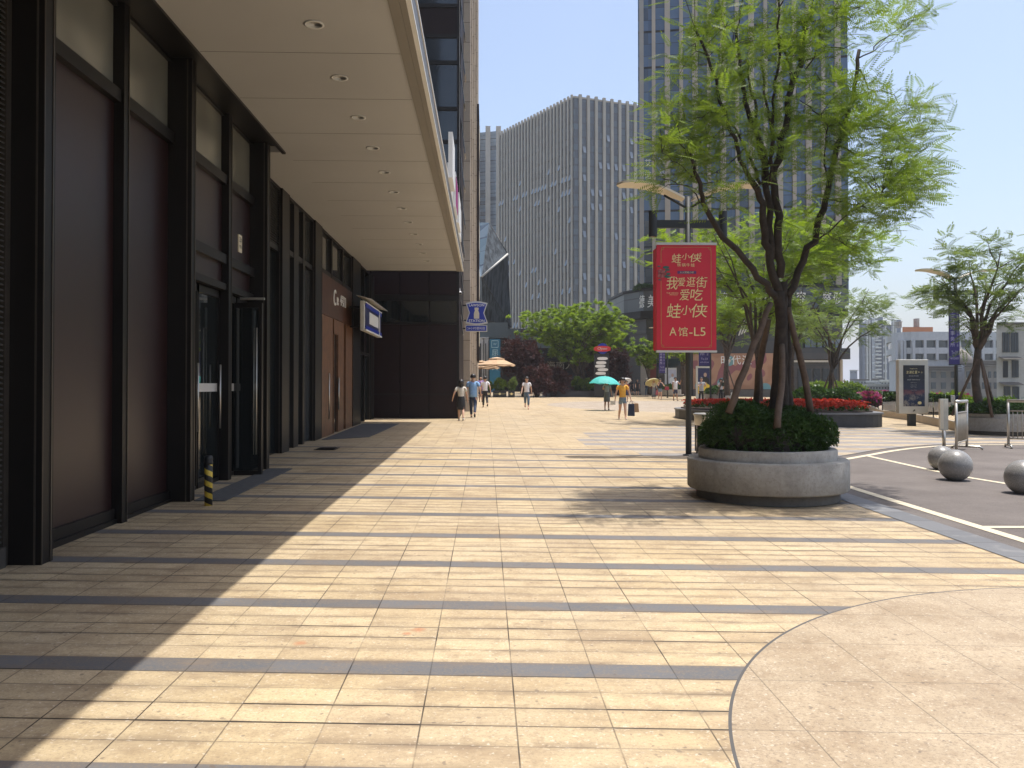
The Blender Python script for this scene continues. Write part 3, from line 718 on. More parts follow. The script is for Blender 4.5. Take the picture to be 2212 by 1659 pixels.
r2.shuffle(sp)
sash(tw, Cn, B, sp[:38], 12, .72, .74, 1.7, 1.2, 3.42, 18)
mb = MB(); mb.prism([(A[0]+.3,A[1]-.3),(Cn[0],Cn[1]-.2),(B[0]-.1,B[1]),back], topz-.89, topz-.5); tp(mb.build('parapet', fin_b), tw)
# --- pale blue tower behind it
q0 = atY(1000, 290, 262); q1 = atY(1080, 287, 258)
bt = empty('distant_tower', (q0.x, q0.y, -8), 'pale blue ribbed tower, the far slice between the stone piers and the grey office block', 'building')
gb = glasspanes('blue glazing', (.20,.30,.40), (.27,.37,.47), 3.4, 0, 2.0, sub=3)
mb = MB(); mb.prism([(q0.x,q0.y),(q1.x,q1.y),(q1.x+2,q1.y+25),(q0.x,q0.y+25)], -8, q0.z); tp(mb.build('curtain_wall', gb), bt)
for i in range(4):
    x = atY(1009+i*22.5, 300, 260).x; mb = MB(); mb.box(x-.75, x+.75, 256.5, 262.5, -8, q0.z+1.0); tp(mb.build('fin', fin_a), bt)
# --- big tower on the right
TA = (14.75, 80.0); ang = -.19; TB = (33.75, 76.4)
rtw = empty('high_rise', (TA[0], TA[1], 0), 'tall tower with narrow beige fins and blue glass rising behind the near tree', 'building')
gt = glasspanes('blue tower glazing', (.055,.105,.19), (.10,.165,.27), 3.48, .9, 1.16, sub=3, rough=.08)
dv = Vector((TB[0]-TA[0], TB[1]-TA[1])).normalized(); nv = Vector((-dv.y, dv.x))
T3 = (TB[0]+nv.x*24, TB[1]+nv.y*24); T4 = (TA[0]+nv.x*24, TA[1]+nv.y*24)
mb = MB(); mb.prism([TA, TB, T3, T4], 9.0, 62); tp(mb.build('curtain_wall', gt), rtw)
def towerfins():
    m, L = wall_frame(TA, TB)
    x = .12; i = 0
    while x < L:
        mb = MB(); mb.M = m; w_ = (.50, .34)[i % 2] if i else .42
        mb.box(x, x+w_, -.05, .38, 9.0, 62.5); tp(mb.build('fin', pmfin if i else pmfin2), rtw)
        x += w_ + (.88 if i else .78); i += 1
    for k in range(8, 60):
        pass
    # dark floor breaks set deeper than the fins
    for k, zz in enumerate([.9+3.48*j for j in range(3, 18)]):
        mb = MB(); mb.M = m; mb.box(0, L, -.02, .07, zz, zz+.11); tp(mb.build('floor_band', M['dark_metal']), rtw)
pmfin = pm('beige stone fin', (.43,.37,.30), .7, 0, .10, .6, fine=.1); pmfin2 = pm('grey corner fin', (.33,.31,.28), .7, 0, .08, .6)
towerfins()
m, L = wall_frame(TA, TB)
stone_dark = glasspanes('dark polished stone', (.045,.055,.060), (.085,.095,.095), 1.6, 0, .8, rough=.3, sub=2, lw=.03, pale=False)
mb = MB(); mb.M = m; mb.box(.6, L-.1, .001, .05, 9.0, 20.0-2.6); tp(mb.build('stone_base_panel', stone_dark), rtw)
mb = MB(); mb.M = m @ Matrix.Rotation(radians(90), 4, 'X')
for ch, x, z in (('艾',.95,23.2),('诺',.95,22.0),('婚',2.1,23.5),('纱',2.1,22.3)): text(mb, ch, x-.0, z-.3, .66, .66, -.0)
mb.M = m @ Matrix(((1,0,0,0),(0,0,1,.39),(0,1,0,0),(0,0,0,1)))
mb = MB(); mb.M = m @ Matrix(((1,0,0,0),(0,0,1,.12),(0,1,0,0),(0,0,0,1)))
for ch, x, z in (('艾',.93,23.0),('诺',.93,21.8),('婚',2.3,23.2),('纱',2.3,22.0)): text(mb, ch, x, z, .62, .70, 0)
tp(mb.build('window_lettering', M['white']), rtw)
# --- podium of the right tower: a sweeping dark front with sign band
def arc(a, c, b, n=10):
    """quadratic curve a -> b pulled to c"""
    return [((1-t)**2*a[0]+2*t*(1-t)*c[0]+t*t*b[0], (1-t)**2*a[1]+2*t*(1-t)*c[1]+t*t*b[1]) for t in [i/n for i in range(n+1)]]
PL = (13.2, 77.6); PR = (33.6, 73.8)
front = [(13.0, 84), (13.4, 77.5)] + arc((14.6, 75.0), (24, 70.8), (31.3, 72.3), 12)
pod = empty('tower_podium', (24, 76, .8), 'dark curved podium with white lettering and an orange mural under the tall tower', 'building')
def off(line, d):
    o = []
    for i, p in enumerate(line):
        a = Vector(line[max(i-1,0)]); b = Vector(line[min(i+1,len(line)-1)]); t = (b-a).normalized(); o.append((p[0]+t.y*d, p[1]-t.x*d))
    return o
def slab(name, d, z0, z1, mat, fr=front):
    f = off(fr, d); mb = MB(); mb.prism(f + [(f[-1][0]*1.2, 90), (13, 90)] if d else f + [(f[-1][0]*1.2, 90), (13, 90)], z0, z1); return tp(mb.build(name, mat), pod)
brown = glasspanes('dark brown cladding', (.028,.026,.025), (.045,.040,.038), 1.1, 0, 1.2, rough=.4, sub=1, lw=.03, pale=False)
tealst = glasspanes('grey green panel', (.055,.068,.075), (.085,.098,.105), 1.35, 0, 1.3, rough=.35, sub=1, lw=.03, pale=False)
slab('shopfront_wall', -.0, -.2, 6.2, brown)
slab('upper_wall', .12, 6.2, 8.2, brown)
slab('sign_band', .5, 8.25, 10.05, tealst)
slab('projecting_ledge', .95, 7.55, 8.22, M['dark_metal'])
slab('cornice', .62, 10.06, 10.3, M['dark_metal'])
fr2 = off(front, .52)
def along(line, s):
    for a, b in zip(line, line[1:]):
        d = hypot(b[0]-a[0], b[1]-a[1])
        if s <= d: t = s/d; return (a[0]+(b[0]-a[0])*t, a[1]+(b[1]-a[1])*t), Vector((b[0]-a[0], b[1]-a[1], 0)).normalized()
        s -= d
    return line[-1], Vector((1,0,0))
def ufind(line, u):
    best = None
    for i in range(400):
        s = i*.08; p, d = along(line, s)
        e = abs(u - (CX + F*(Vector((p[0],p[1],H))-CAM).dot(rt)/(Vector((p[0],p[1],H))-CAM).dot(fw)))
        if best is None or e < best[0]: best = (e, p, d)
    return best[1], best[2]
mb = MB()
for ch, u in zip('德美诊联', (1389,1408,1427,1446)):
    p, d = ufind(fr2, u); mb.M = frame((p[0]+d.y*.06, p[1]-d.x*.06, 9.1), d); text(mb, ch, 0, 0, .78, 1.15, .05, shear=.15, thick=.05)
for ch, u in zip('德美诊联医疗美容整形', (1561,1587,1609,1633,1658,1682,1706,1730,1785,1808)):
    p, d = ufind(fr2, u); mb.M = frame((p[0]+d.y*.06, p[1]-d.x*.06, 9.15), d); text(mb, ch, 0, 0, .86, 1.05, .05, shear=.15, thick=.05)
tp(mb.build('lettering', M['white']), pod)
# lower right part: piers, windows, a balcony slab
pale = pm('beige pier', (.40,.34,.26), .7, 0, .08, 1)
def panel(u0, u1, z0, z1, mat, name='panel', d=.02, th=.08, line=None):
    ln = line or front; p0, d0 = ufind(off(ln, d), u0); p1, d1 = ufind(off(ln, d), u1)
    m2, L2 = wall_frame(p0, p1); mb = MB(); mb.M = m2; mb.box(0, L2, -.05, th, z0, z1); return tp(mb.build(name, mat), pod)
panel(1814, 1834, .2, 3.8, pale, 'pier', .05)
panel(1385, 1400, .2, 3.8, pale, 'pier', .05)
panel(1700, 1836, 3.8, 4.75, brown, 'balcony_front', .9, .4)
panel(1700, 1800, 3.55, 3.72, M['alu'], 'soffit_light_strip', .5, .3)
for i in range(6): panel(1740+i*13, 1750+i*13, 4.85, 5.6, mglb, 'window', .16, .04)
for i in range(5): panel(1722+i*18, 1735+i*18, .9, 3.0, gl, 'window', .04, .04)
panel(1420, 1470, .2, 3.9, gl, 'shop_window', .04, .04)
panel(1405, 1418, 1.2, 3.7, pm('carved red name board', (.16,.03,.02), .6), 'hanging_board', .1, .08)
# orange mural hoarding with coloured shapes and white letters
def mural():
    m, g, b = base('painted hoarding', .6)
    co = g.coord(); X, Y, Z = g.sep(co)
    v = g.node('ShaderNodeTexVoronoi'); g.l.new(g.comb(X, Z, 0.0), v.inputs['Vector']); v.inputs['Scale'].default_value = .55
    n = g.noise(g.comb(g.m('MULTIPLY', X, .6), g.m('MULTIPLY', Z, .5)), 1.0, 1)
    c = g.mix(g.ramp(n, .44, .50), (.36,.19,.11), (.42,.24,.15)); c = g.mix(g.m('GREATER_THAN', n, .585), c, (.27,.10,.11))
    c = g.mix(g.m('LESS_THAN', v.outputs['Distance'], .26), c, (.16,.34,.38)); c = g.mix(g.m('LESS_THAN', v.outputs['Distance'], .10), c, (.62,.50,.40))
    g.put(b.inputs['Base Color'], c); return m
panel(1475, 1535, .3, 3.85, brown, 'shop_wall', .05)
hm = panel(1497, 1700, 1.2, 4.35, mural(), 'mural_panel', .30, .05); hm['label'] = 'orange painted hoarding with teal and pink shapes'
panel(1497, 1700, -.1, 1.15, M['conc_dark'], 'plinth_wall', .34, .1)
mb = MB()
for ch, u in zip('时代汇', (1568,1590,1612)):
    p, d = ufind(off(front, .5), u); mb.M = frame((p[0]+d.y*.1, p[1]-d.x*.1, 3.75), d); text(mb, ch, 0, 0, .8, .8, .08)
tp(mb.build('mural_lettering', M['white']), pod)
# white arch emblem and letters on the dark wall
mb = MB(); p, d = ufind(off(front, .14), 1618); mb.M = frame((p[0], p[1], 6.7), d)
for k in range(5): mb.prism([(-.9+.22*k,-.8+.1*k),(-.78+.22*k,-.8+.1*k),(-.2+.2*k,.9-.28*k),(-.34+.2*k,.9-.28*k)], .05, .1)
tp(mb.build('wing_emblem', M['white_dirty']), pod)
# gallery planting over the sign band, a long low hedge
# --- faceted glass volume
def shard():
    r = empty('faceted_pavilion', (-.5, 93, 0), 'angular dark glass and slate pavilion with folded edges behind the hanging blue sign', 'building')
    def facet(m0, streak):
        m, g, b = base('streaked slate glass', .8, 0, .1)
        co = g.coord(); X, Y, Z = g.sep(co)
        n = g.noise(g.comb(g.m('ADD', g.m('MULTIPLY', X, 4.5), g.m('MULTIPLY', Z, streak)), Y, g.m('MULTIPLY', Z, .45)), 1.0, 5, .7)
        c = g.mix(g.ramp(n, .40, .60), m0, tuple(x*4.0 for x in m0)); g.put(b.inputs['Base Color'], c); return m
    a = [atY(1020,480.8,98), atY(1056.5,480.8,94), atY(1097,548.7,90), atY(1040.5,597.8,87.5), atY(1104,706,92), atY(1042,688,90), atY(1015,600,95), atY(1012,688,97)]
    bk = [p + Vector((0,14,0)) for p in a]
    def pl(name, idx, mat, P=a):
        mb = MB(); mb.add([P[i] for i in idx], [tuple(range(len(idx)))]); o = mb.build(name, mat); return tp(o, r)
    pl('glass_facet', (0,6,3,1), glasspanes('green glazing', (.05,.085,.095), (.09,.13,.14), 3.6, 0, 1.8, sub=2, rough=.1))
    pl('slate_facet', (1,3,2), facet((.022,.026,.030), .9))
    pl('slate_facet', (3,5,4,2), facet((.024,.028,.031), -.3))
    pl('slate_facet', (6,7,5,3), facet((.03,.036,.04), .3))
    mb = MB(); mb.add([a[2],a[4],bk[4],bk[2],a[1],bk[1],a[0],bk[0],a[7],bk[7],a[5]], [(0,1,2,3),(4,0,3,5),(6,4,5,7),(8,9,2,1,10)]); tp(mb.build('rear_shell', M['dark_metal']), r)
    mb = MB(); mb.tube([a[3],a[2]], .12, 6); tp(mb.build('edge_trim', M['white_dirty']), r)
    for k1, k2 in ((3,4),(1,2)): mb = MB(); mb.tube([a[k1],a[k2]], .055, 6); tp(mb.build('edge_seam', M['black']), r)
shard()
# --- low shop row under the grid tower
sr = empty('shop_row', (8, 90, .9), 'dark low shopfront row with light signs behind the trees, below the ribbed office block', 'building')
def sx(u, Y): return atY(u, 800, Y).x
def sz(v, Y): return atY(1200, v, Y).z
Y = 88.0
teal = glasspanes('slate green fascia', (.05,.068,.072), (.07,.09,.095), 9, 0, 2.4, rough=.35, sub=1, lw=.02, pale=False)
def sb(name, u0, u1, v0, v1, y0, y1, mat):
    mb = MB(); mb.box(sx(u0,Y), sx(u1,Y), y0, y1, sz(v1,Y), sz(v0,Y)); return tp(mb.build(name, mat), sr)
sb('fascia', 1095, 1300, 711, 735, 87.4, 100, teal); sb('fascia', 1300, 1385, 690, 716, 87.0, 100, teal)
sb('fascia', 1015, 1096, 700, 732, 86, 100, teal)
sb('shopfront_wall', 1015, 1385, 735, 850, 88.2, 100, M['dark_metal'])
sb('glass_tower_block', 1353, 1376, 650, 850, 87.0, 88, glasspanes('dark green glass', (.025,.04,.042), (.05,.07,.07), 2.2, 0, .8, rough=.1, sub=1))
for u0, u1, v0, v1 in ((1160,1196,738,752),(1200,1236,742,752),(1240,1280,755,775),(1150,1175,760,774)): sb('shop_window', u0, u1, v0, v1, 88.0, 88.15, mglb)
for u0, u1 in ((1120,1150),(1185,1230),(1262,1283),(1322,1345)): sb('shop_window', u0, u1, 800, 846, 88.05, 88.15, gl)
sb('canopy_beam', 1170, 1245, 764, 777, 85.5, 88, M['dark_metal'])
sb('teal_panel', 1322, 1345, 797, 815, 87.9, 88.1, pm('teal shop panel', (.03,.16,.14), .4))
mb = MB(); mb.M = frame((0, 87.35, 0), (1,0,0)); text(mb, '之南', sx(1094,Y), sz(739,Y), 1.0, .5, .1); tp(mb.build('lettering', M['white_dirty']), sr)
mb = MB(); mb.M = frame((0, 87.9, 0), (1,0,0)); text(mb, '海南人', sx(1210,Y), sz(789,Y), 2.9, .85, .1); text(mb, '大厦', sx(1105,Y), sz(752,Y), .9, .4, .1); tp(mb.build('lettering', M['white_dirty']), sr)
# --- small pale concrete stair block and the tall teal shop sign beside it
kb = empty('stair_block', (0, 84, .9), 'pale ribbed concrete stair block behind the bald man', 'building')
for i, (u0, u1) in enumerate(((1022,1034),(1036,1044),(1046,1055))):
    mb = MB(); mb.box(sx(u0,84), sx(u1,84), 84, 88, -.3, sz(731,84)); tp(mb.build('wall_bay', M['whitewall']), kb)
mb = MB(); mb.box(sx(1020,84), sx(1056,84), 83.9, 88.1, sz(731,84), sz(729,84)); tp(mb.build('coping', M['whitewall']), kb)
mb = MB(); mb.box(sx(1036,84), sx(1039,84), 83.93, 84, 1.5, sz(742,84)); mb.box(sx(1048,84), sx(1050,84), 83.93, 84, 1.5, sz(742,84)); tp(mb.build('window', gl), kb)
ts = empty('vertical_shop_sign', (sx(1069,83), 83, .9), 'tall teal shop sign with pale characters beside the stair block', 'sign')
mb = MB(); mb.box(sx(1057.5,83), sx(1081,83), 83, 83.4, .6, sz(732.5,83)); fa = tp(mb.build('face', pm('teal sign face', (.012,.15,.26), .4)), ts)
mb = MB(); mb.box(sx(1055.5,83), sx(1057.3,83), 82.95, 83.5, .6, sz(731,83)); mb.box(sx(1081.2,83), sx(1083,83), 82.95, 83.5, .6, sz(731,83)); tp(mb.build('frame', M['dark_metal']), ts)
mb = MB(); mb.M = frame((0, 82.98, 0), (1,0,0)); uu = sx(1069,83)
for ch, v in (('屈',762),('臣',778),('氏',793)): text(mb, ch, uu, sz(v,83), .58, .62, .01)
text(mb, 'W', uu, sz(743.5,83), .36, .28, .01)
for a, b_ in (((-.34,.30),(.34,.36)),((-.34,-.36),(.34,-.30))): mb.box(uu+a[0], uu+b_[0], sz(743.5,83)+a[1], sz(743.5,83)+b_[1], 0, .01)
for a in (-.34, .30): mb.box(uu+a, uu+a+.05, sz(743.5,83)-.3, sz(743.5,83)+.3, 0, .01)
tp(mb.build('lettering', pm('pale blue lettering', (.45,.65,.70), .5)), ts)
bs = empty('blade_sign', (sx(1033,72), 72, 8), 'dark blade sign with small blue characters above the hanging blue sign', 'sign')
mb = MB(); mb.box(sx(1029.5,72), sx(1036.5,72), 72, 72.4, sz(647,72), sz(598,72)); tp(mb.build('board', M['navy2']), bs)
mb = MB(); mb.M = frame((0, 71.97, 0), (1,0,0))
for ch, v in zip('时尚酒店', (604,615,626,638)): text(mb, ch, sx(1033,72), sz(v,72), .24, .3, .01)
tp(mb.build('lettering', pm('blue letters', (.10,.30,.65), .5)), bs)
mb = MB(); mb.box(-3.5, sx(1029.5,72), 72.15, 72.3, sz(640,72), sz(638,72)); mb.box(-3.5, sx(1029.5,72), 72.15, 72.3, sz(606,72), sz(604,72)); tp(mb.build('bracket', M['dark_metal']), bs)
# ================================================================ FAR RIGHT
def fbox(mb, x0, x1, y0, y1, z0, z1):
    k = y1/y0; mb.prism([(x0,y0),(x1,y0),(x1*k,y1),(x0*k,y1)], z0, z1)
def xr(u, Y): return atY(u, 831, Y).x
def zr(v, Y): return atY(1106, v, Y).z
# apartment tower, hazy
def aptmat(name, wallc, lightc, fh, wx):
    m, g, b = base(name, .7)
    co = g.coord(); X, Y, Z = g.sep(co)
    kz = g.m('DIVIDE', Z, fh); fz = g.m('SUBTRACT', kz, g.m('FLOOR', kz)); kx = g.m('DIVIDE', X, wx); fx = g.m('SUBTRACT', kx, g.m('FLOOR', kx))
    win = g.m('MULTIPLY', g.m('GREATER_THAN', fz, .34), g.m('MULTIPLY', g.m('GREATER_THAN', fx, .25), g.m('LESS_THAN', fx, .8)))
    slabl = g.m('LESS_THAN', fz, .20); c = g.mix(slabl, wallc, lightc); c = g.mix(win, c, (.10,.12,.14)); g.put(b.inputs['Base Color'], c); return m
Yt = 330
at = empty('apartment_tower', (xr(1880,Yt), Yt, -8), 'hazy slab of high apartment flats far away, left of the white curved building', 'building')
am = aptmat('flat facade bay', (.40,.42,.45), (.62,.64,.66), 3.3, 3.6); ad = pm('slate render', (.13,.16,.21), .8, 0, .05, .1)
for u0, u1, v0, mt, dy, nm in ((1856,1863,690,ad,0,'wall'),(1863,1868,695,ad,-1.5,'wall'),(1868,1876,690,am,-.6,'wall'),(1876,1884,684,ad,0,'wall'),(1884,1898,686,am,-1.6,'balcony_stack'),(1898,1908,683,ad,0,'wall'),(1908,1916,700,am,-1.2,'wall'),(1916,1926,700,ad,0,'wall'),(1926,1932,688,am,-1,'wall'),(1932,1947,687,ad,4,'wall')):
    mb = MB(); fbox(mb, xr(u0,Yt+dy), xr(u1,Yt+dy), Yt+dy, Yt+18, -8, zr(v0,Yt)); tp(mb.build(nm, mt), at)
for u in (1869,1875,1909,1926,1931):
    mb = MB(); mb.box(xr(u,Yt)-.15, xr(u,Yt)+.25, Yt-1.9, Yt-.5, -8, zr(690,Yt)); tp(mb.build('rib', M['white_dirty']), at)
for i in range(17):
    mb = MB(); z = zr(815,Yt)+1.45*i*1.0
    if i*1.45 > 23: break
    mb.box(xr(1885,Yt), xr(1897,Yt), Yt-3, Yt-1.6, z, z+.5); tp(mb.build('balcony', M['white_dirty']), at)
# white curved office building
Yw = 125
wb = empty('curved_white_building', (xr(2030,Yw), Yw, -8), 'weathered white building with ribbon windows, rounded corner and an orange roof box', 'building')
P = arc((xr(1921,Yw+10), Yw+10), (xr(1919,Yw), Yw-.6), (xr(1975,Yw), Yw-1), 8) + [(xr(2190,Yw), Yw-1)]
def wslab(name, v0, v1, mat, d=0, z=None):
    f = off(P, d); mb = MB(); mb.prism(f+[(xr(2190,Yw), Yw+18),(f[0][0]*(Yw+20)/(Yw+10), Yw+20)], zr(v1,Yw), zr(v0,Yw)); return tp(mb.build(name, mat), wb)
wslab('wall', 718, 900, M['whitewall'], 0)
wslab('parapet', 716, 734.5, M['whitewall'], .45); wslab('spandrel', 750.5, 763.5, M['whitewall'], .45)
wg = glassm('grey office window', (.06,.08,.095), .15); wslab('ribbon_glazing', 734.6, 750.4, wg, .12); wslab('ribbon_glazing', 763.6, 777, wg, .12)
for u in (1932,1943,1950,1964,1988,2014,2040,2046,2062,2089,2112,2136,2147):
    p, d = ufind(off(P,.2), u) if False else ((xr(u,Yw), Yw-1), None)
    yy = Yw-1.3 if u > 1960 else Yw-.6
    mb = MB(); mb.box(p[0]-.2, p[0]+.2, yy-.2, yy+1.0, zr(777,Yw), zr(734,Yw)); tp(mb.build('mullion', M['whitewall']), wb)
mb = MB(); fbox(mb, xr(1950,Yw+2), xr(2016,Yw+2), Yw+2, Yw+9, zr(716,Yw), zr(702.5,Yw)); rf = tp(mb.build('roof_box', pm('orange brown cladding', (.34,.13,.05), .7, 0, .1, .4)), wb)
mb = MB(); mb.box(xr(1963,Yw), xr(1970,Yw), Yw+3, Yw+4, zr(703,Yw), zr(689,Yw)); mb.box(xr(1962,Yw), xr(1971,Yw), Yw+2.9, Yw+4.1, zr(690.5,Yw), zr(689,Yw)); tp(mb.build('chimney', M['conc']), wb)
mb = MB(); mb.box(xr(2003,Yw), xr(2009,Yw), Yw+3, Yw+4, zr(703,Yw), zr(682,Yw)); tp(mb.build('chimney', M['conc']), wb)
for u, v, w_ in ((1929,716,8),(1942,708,8),(1936,711,5)): mb = MB(); mb.box(xr(u,Yw), xr(u+w_,Yw), Yw+4, Yw+6, zr(718,Yw), zr(v,Yw)); tp(mb.build('roof_plant', M['whitewall']), wb)
# older ornate storeys in front, grey brown
ob = empty('old_ornate_building', (xr(2050,112), 112, -8), 'low grey brown old building with cornices in front of the white curved one', 'building')
om = pm('grey brown stucco', (.25,.225,.20), .85, 0, .15, .6)
for u0, u1, v0, d in ((2006,2070,790,0),(2070,2120,783,-1.5),(2120,2156,778,0)):
    mb = MB(); fbox(mb, xr(u0,112), xr(u1,112), 112+d, 122, -8, zr(v0,112)); tp(mb.build('wall', om), ob)
    for v in (v0, v0+5, v0+10): mb = MB(); mb.box(xr(u0,112)-.2, xr(u1,112)+.2, 111.5+d, 112+d, zr(v+2,112), zr(v,112)); tp(mb.build('cornice', om), ob)
    for k in range(3):
        a = u0 + (u1-u0)*(k+.25)/3; b_ = a + (u1-u0)*.16
        for v in (802, 826): mb = MB(); mb.box(xr(a,112), xr(b_,112), 111.93+d, 112+d, zr(v+14,112), zr(v,112)); tp(mb.build('window', wg), ob)
mb = MB(); mb.lathe([(1.5,0),(1.4,.9),(.9,1.7),(.25,2.1),(.12,2.1),(.06,2.6),(.001,2.7)], (xr(2076,114),114,zr(786,112)), 20); tp(mb.build('dome', om), ob)
# beige flats at the right edge
Yf = 76
fb = empty('beige_flats', (xr(2180,Yf), Yf, -8), 'beige rendered flats with dark windows and small awnings at the far right', 'building')
mb = MB(); mb.prism([(xr(2153,Yf),Yf),(xr(2290,Yf),Yf),(xr(2290,Yf+14),Yf+14),(xr(2154,Yf+14),Yf+14)], -8, zr(698,Yf)); tp(mb.build('wall', M['plaster']), fb)
mb = MB(); mb.prism([(xr(2153,Yf)-.2,Yf-.4),(xr(2290,Yf),Yf-.4),(xr(2290,Yf+14),Yf+14),(xr(2154,Yf+14),Yf+14)], zr(698,Yf), zr(694,Yf)); tp(mb.build('roof', M['conc_dark']), fb)
for u0, u1, v0, v1 in ((2166,2180,716,760),(2184,2199,716,760),(2167,2176,779,815),(2186,2199,777,815),(2168,2181,835,855),(2187,2200,835,865)):
    mb = MB(); mb.box(xr(u0,Yf), xr(u1,Yf), Yf-.06, Yf, zr(v1,Yf), zr(v0,Yf)); wn = tp(mb.build('window', wg), fb)
    mb = MB()
    for i in range(5): x = xr(u0,Yf)+(xr(u1,Yf)-xr(u0,Yf))*i/4; mb.box(x-.015, x+.015, Yf-.1, Yf-.07, zr(v1,Yf), zr(v0,Yf))
    o = mb.build('window_bars', M['dark_metal']); o.parent = wn; o.matrix_parent_inverse = wn.matrix_world.inverted()
for v in (776, 832): 
    mb = MB(); a, b_ = xr(2157,Yf), xr(2200,Yf); z = zr(v,Yf)
    mb.add([(a,Yf,z+.25),(b_,Yf,z+.25),(b_,Yf-.9,z),(a,Yf-.9,z),(a,Yf,z+.29),(b_,Yf,z+.29),(b_,Yf-.9,z+.04),(a,Yf-.9,z+.04)], [(0,3,2,1),(4,5,6,7),(3,7,6,2),(0,4,7,3),(1,2,6,5)]); tp(mb.build('awning', M['conc_dark']), fb)
# low roofs in the dip beyond the parapet
rr = random.Random(3)
for i, (u0, u1, v, Yl) in enumerate(((1836,1852,800,420),(1838,1872,822,210),(1872,1890,826,190),(1886,1905,821,200),(1902,1930,824,180),(1840,1865,833,150),(1866,1922,834,140))):
    hb = empty('low_house', (xr((u0+u1)/2,Yl), Yl, -8), ['distant blue grey block left of the apartment tower','long pale low house with flat roof left of the pylon sign','small white house with a shed roof in the dip','white two storey house with three windows in the dip','pale wide house nearest the white curved building','grey shed with dark openings low behind the flowers','long grey shed with white roof edge behind the magenta flowers'][i], 'house')
    mb = MB(); fbox(mb, xr(u0,Yl), xr(u1,Yl), Yl, Yl+8, -8, zr(v,Yl)); wl = tp(mb.build('wall', M['whitewall'] if i else ad), hb)
    mb = MB(); fbox(mb, xr(u0,Yl)-.5, xr(u1,Yl)+.5, Yl-.5, Yl+8.5, zr(v,Yl), zr(v,Yl)+.4); tp(mb.build('roof', M['conc_dark'] if i % 2 else M['white_dirty']), hb)
    n = max(2, int((u1-u0)/6))
    for k in range(n):
        a = xr(u0+(u1-u0)*(k+.3)/n, Yl); b_ = xr(u0+(u1-u0)*(k+.7)/n, Yl); mb = MB(); mb.box(a, b_, Yl-.05, Yl, zr(v+6,Yl), zr(v+2.5,Yl)); tp(mb.build('window', wg), hb)
print('buildings ok')
# ================================================================ FOLIAGE TOOLKIT
def leafq(L, W, ox=0, oy=0, oz=0, ang=0, dz=0):
    """one pointed leaf from (ox,oy) along ang"""
    c, s_ = cos(ang), sin(ang)
    P = [(0,0,0),(L*.45,-W/2,dz*.3),(L,0,dz),(L*.45,W/2,dz*.3)]
    return [(ox+x*c-y*s_, oy+x*s_+y*c, oz+z) for x, y, z in P]
def frond(n, L, w, lw, droop=.25):
    V = []; Fc = []
    for i in range(n):
        t = (i+1.2)/(n+1); x = L*t; z = -droop*L*t*t; ll = w*(1-abs(t-.45)**2*1.6)
        for sg in (-1, 1):
            q = leafq(ll, lw, x, 0, z, sg*radians(62), -ll*.22); o = len(V); V += q; Fc.append((o,o+1,o+2,o+3))
    q = leafq(w, lw, L, 0, -droop*L, 0, -.02); o = len(V); V += q; Fc.append((o,o+1,o+2,o+3))
    o = len(V); V += [(0,-.003,0),(L*.5,-.003,-droop*L*.25),(L,0,-droop*L),(L*.5,.003,-droop*L*.25),(0,.003,0)]; Fc.append((o,o+1,o+2,o+3,o+4))
    return np.array(V), Fc
def palm(n, L, W):
    """hand of n leaflets"""
    V = []; Fc = []
    for i in range(n):
        a = (i/(n-1)-.5)*radians(250); q = leafq(L*(1-.25*abs(a)/2), W, 0, 0, 0, a, -L*.18); o = len(V); V += q; Fc.append((o,o+1,o+2,o+3))
    return np.array(V), Fc
def sprig(n, L, W, seed=0):
    r = np.random.default_rng(seed); V = []; Fc = []
    for i in range(n):
        a = r.uniform(0, 2*pi); q = leafq(L*r.uniform(.7,1.2), W, 0, 0, 0, 0, L*r.uniform(-.3,.7)); c, s_ = cos(a), sin(a)
        q = [(x*c-y*s_, x*s_+y*c, z+r.uniform(0,.4)*L) for x, y, z in q]; o = len(V); V += q; Fc.append((o,o+1,o+2,o+3))
    return np.array(V), Fc
def bake(name, tmpl, pos, xdir, scale, mat, parent=None, roll=.5, inv=None):
    """many copies of a leaf spray joined into one crown mesh"""
    V, Fc = tmpl; pos = np.array(pos, float); n = len(pos); x = np.array(xdir, float); x /= np.linalg.norm(x, axis=1)[:,None]
    upv = np.tile([0,0,1.0], (n,1)) + rng.normal(0, roll, (n,3)); y = np.cross(upv, x); y /= np.linalg.norm(y, axis=1)[:,None]; z = np.cross(x, y)
    sc = np.array(scale, float); sc = sc if sc.ndim else np.full(n, float(sc))
    P = (V[None,:,0,None]*x[:,None,:] + V[None,:,1,None]*y[:,None,:] + V[None,:,2,None]*z[:,None,:])*sc[:,None,None] + pos[:,None,:]
    K = len(V); lens = [len(f) for f in Fc]; loops = np.concatenate([np.array(f) for f in Fc])
    L = (loops[None,:] + (np.arange(n)*K)[:,None]).ravel(); cnt = np.tile(lens, n); st = np.concatenate([[0], np.cumsum(cnt)[:-1]])
    me = bpy.data.meshes.new(name); me.vertices.add(n*K); me.vertices.foreach_set('co', P.reshape(-1).astype(np.float32))
    me.loops.add(len(L)); me.loops.foreach_set('vertex_index', L.astype(np.int32))
    me.polygons.add(len(cnt)); me.polygons.foreach_set('loop_start', st.astype(np.int32))
    me.update(calc_edges=True); me.validate(); me.materials.append(mat)
    o = bpy.data.objects.new(name, me); COL.objects.link(o)
    if parent is not None: o.parent = parent; o.matrix_parent_inverse = inv if inv is not None else Matrix.Translation(-Vector(parent.location))
    return o
def kids(mb, name, mat, root):
    o = mb.build(name, mat, root); o.matrix_parent_inverse = Matrix.Translation(-Vector(root.location)); return o
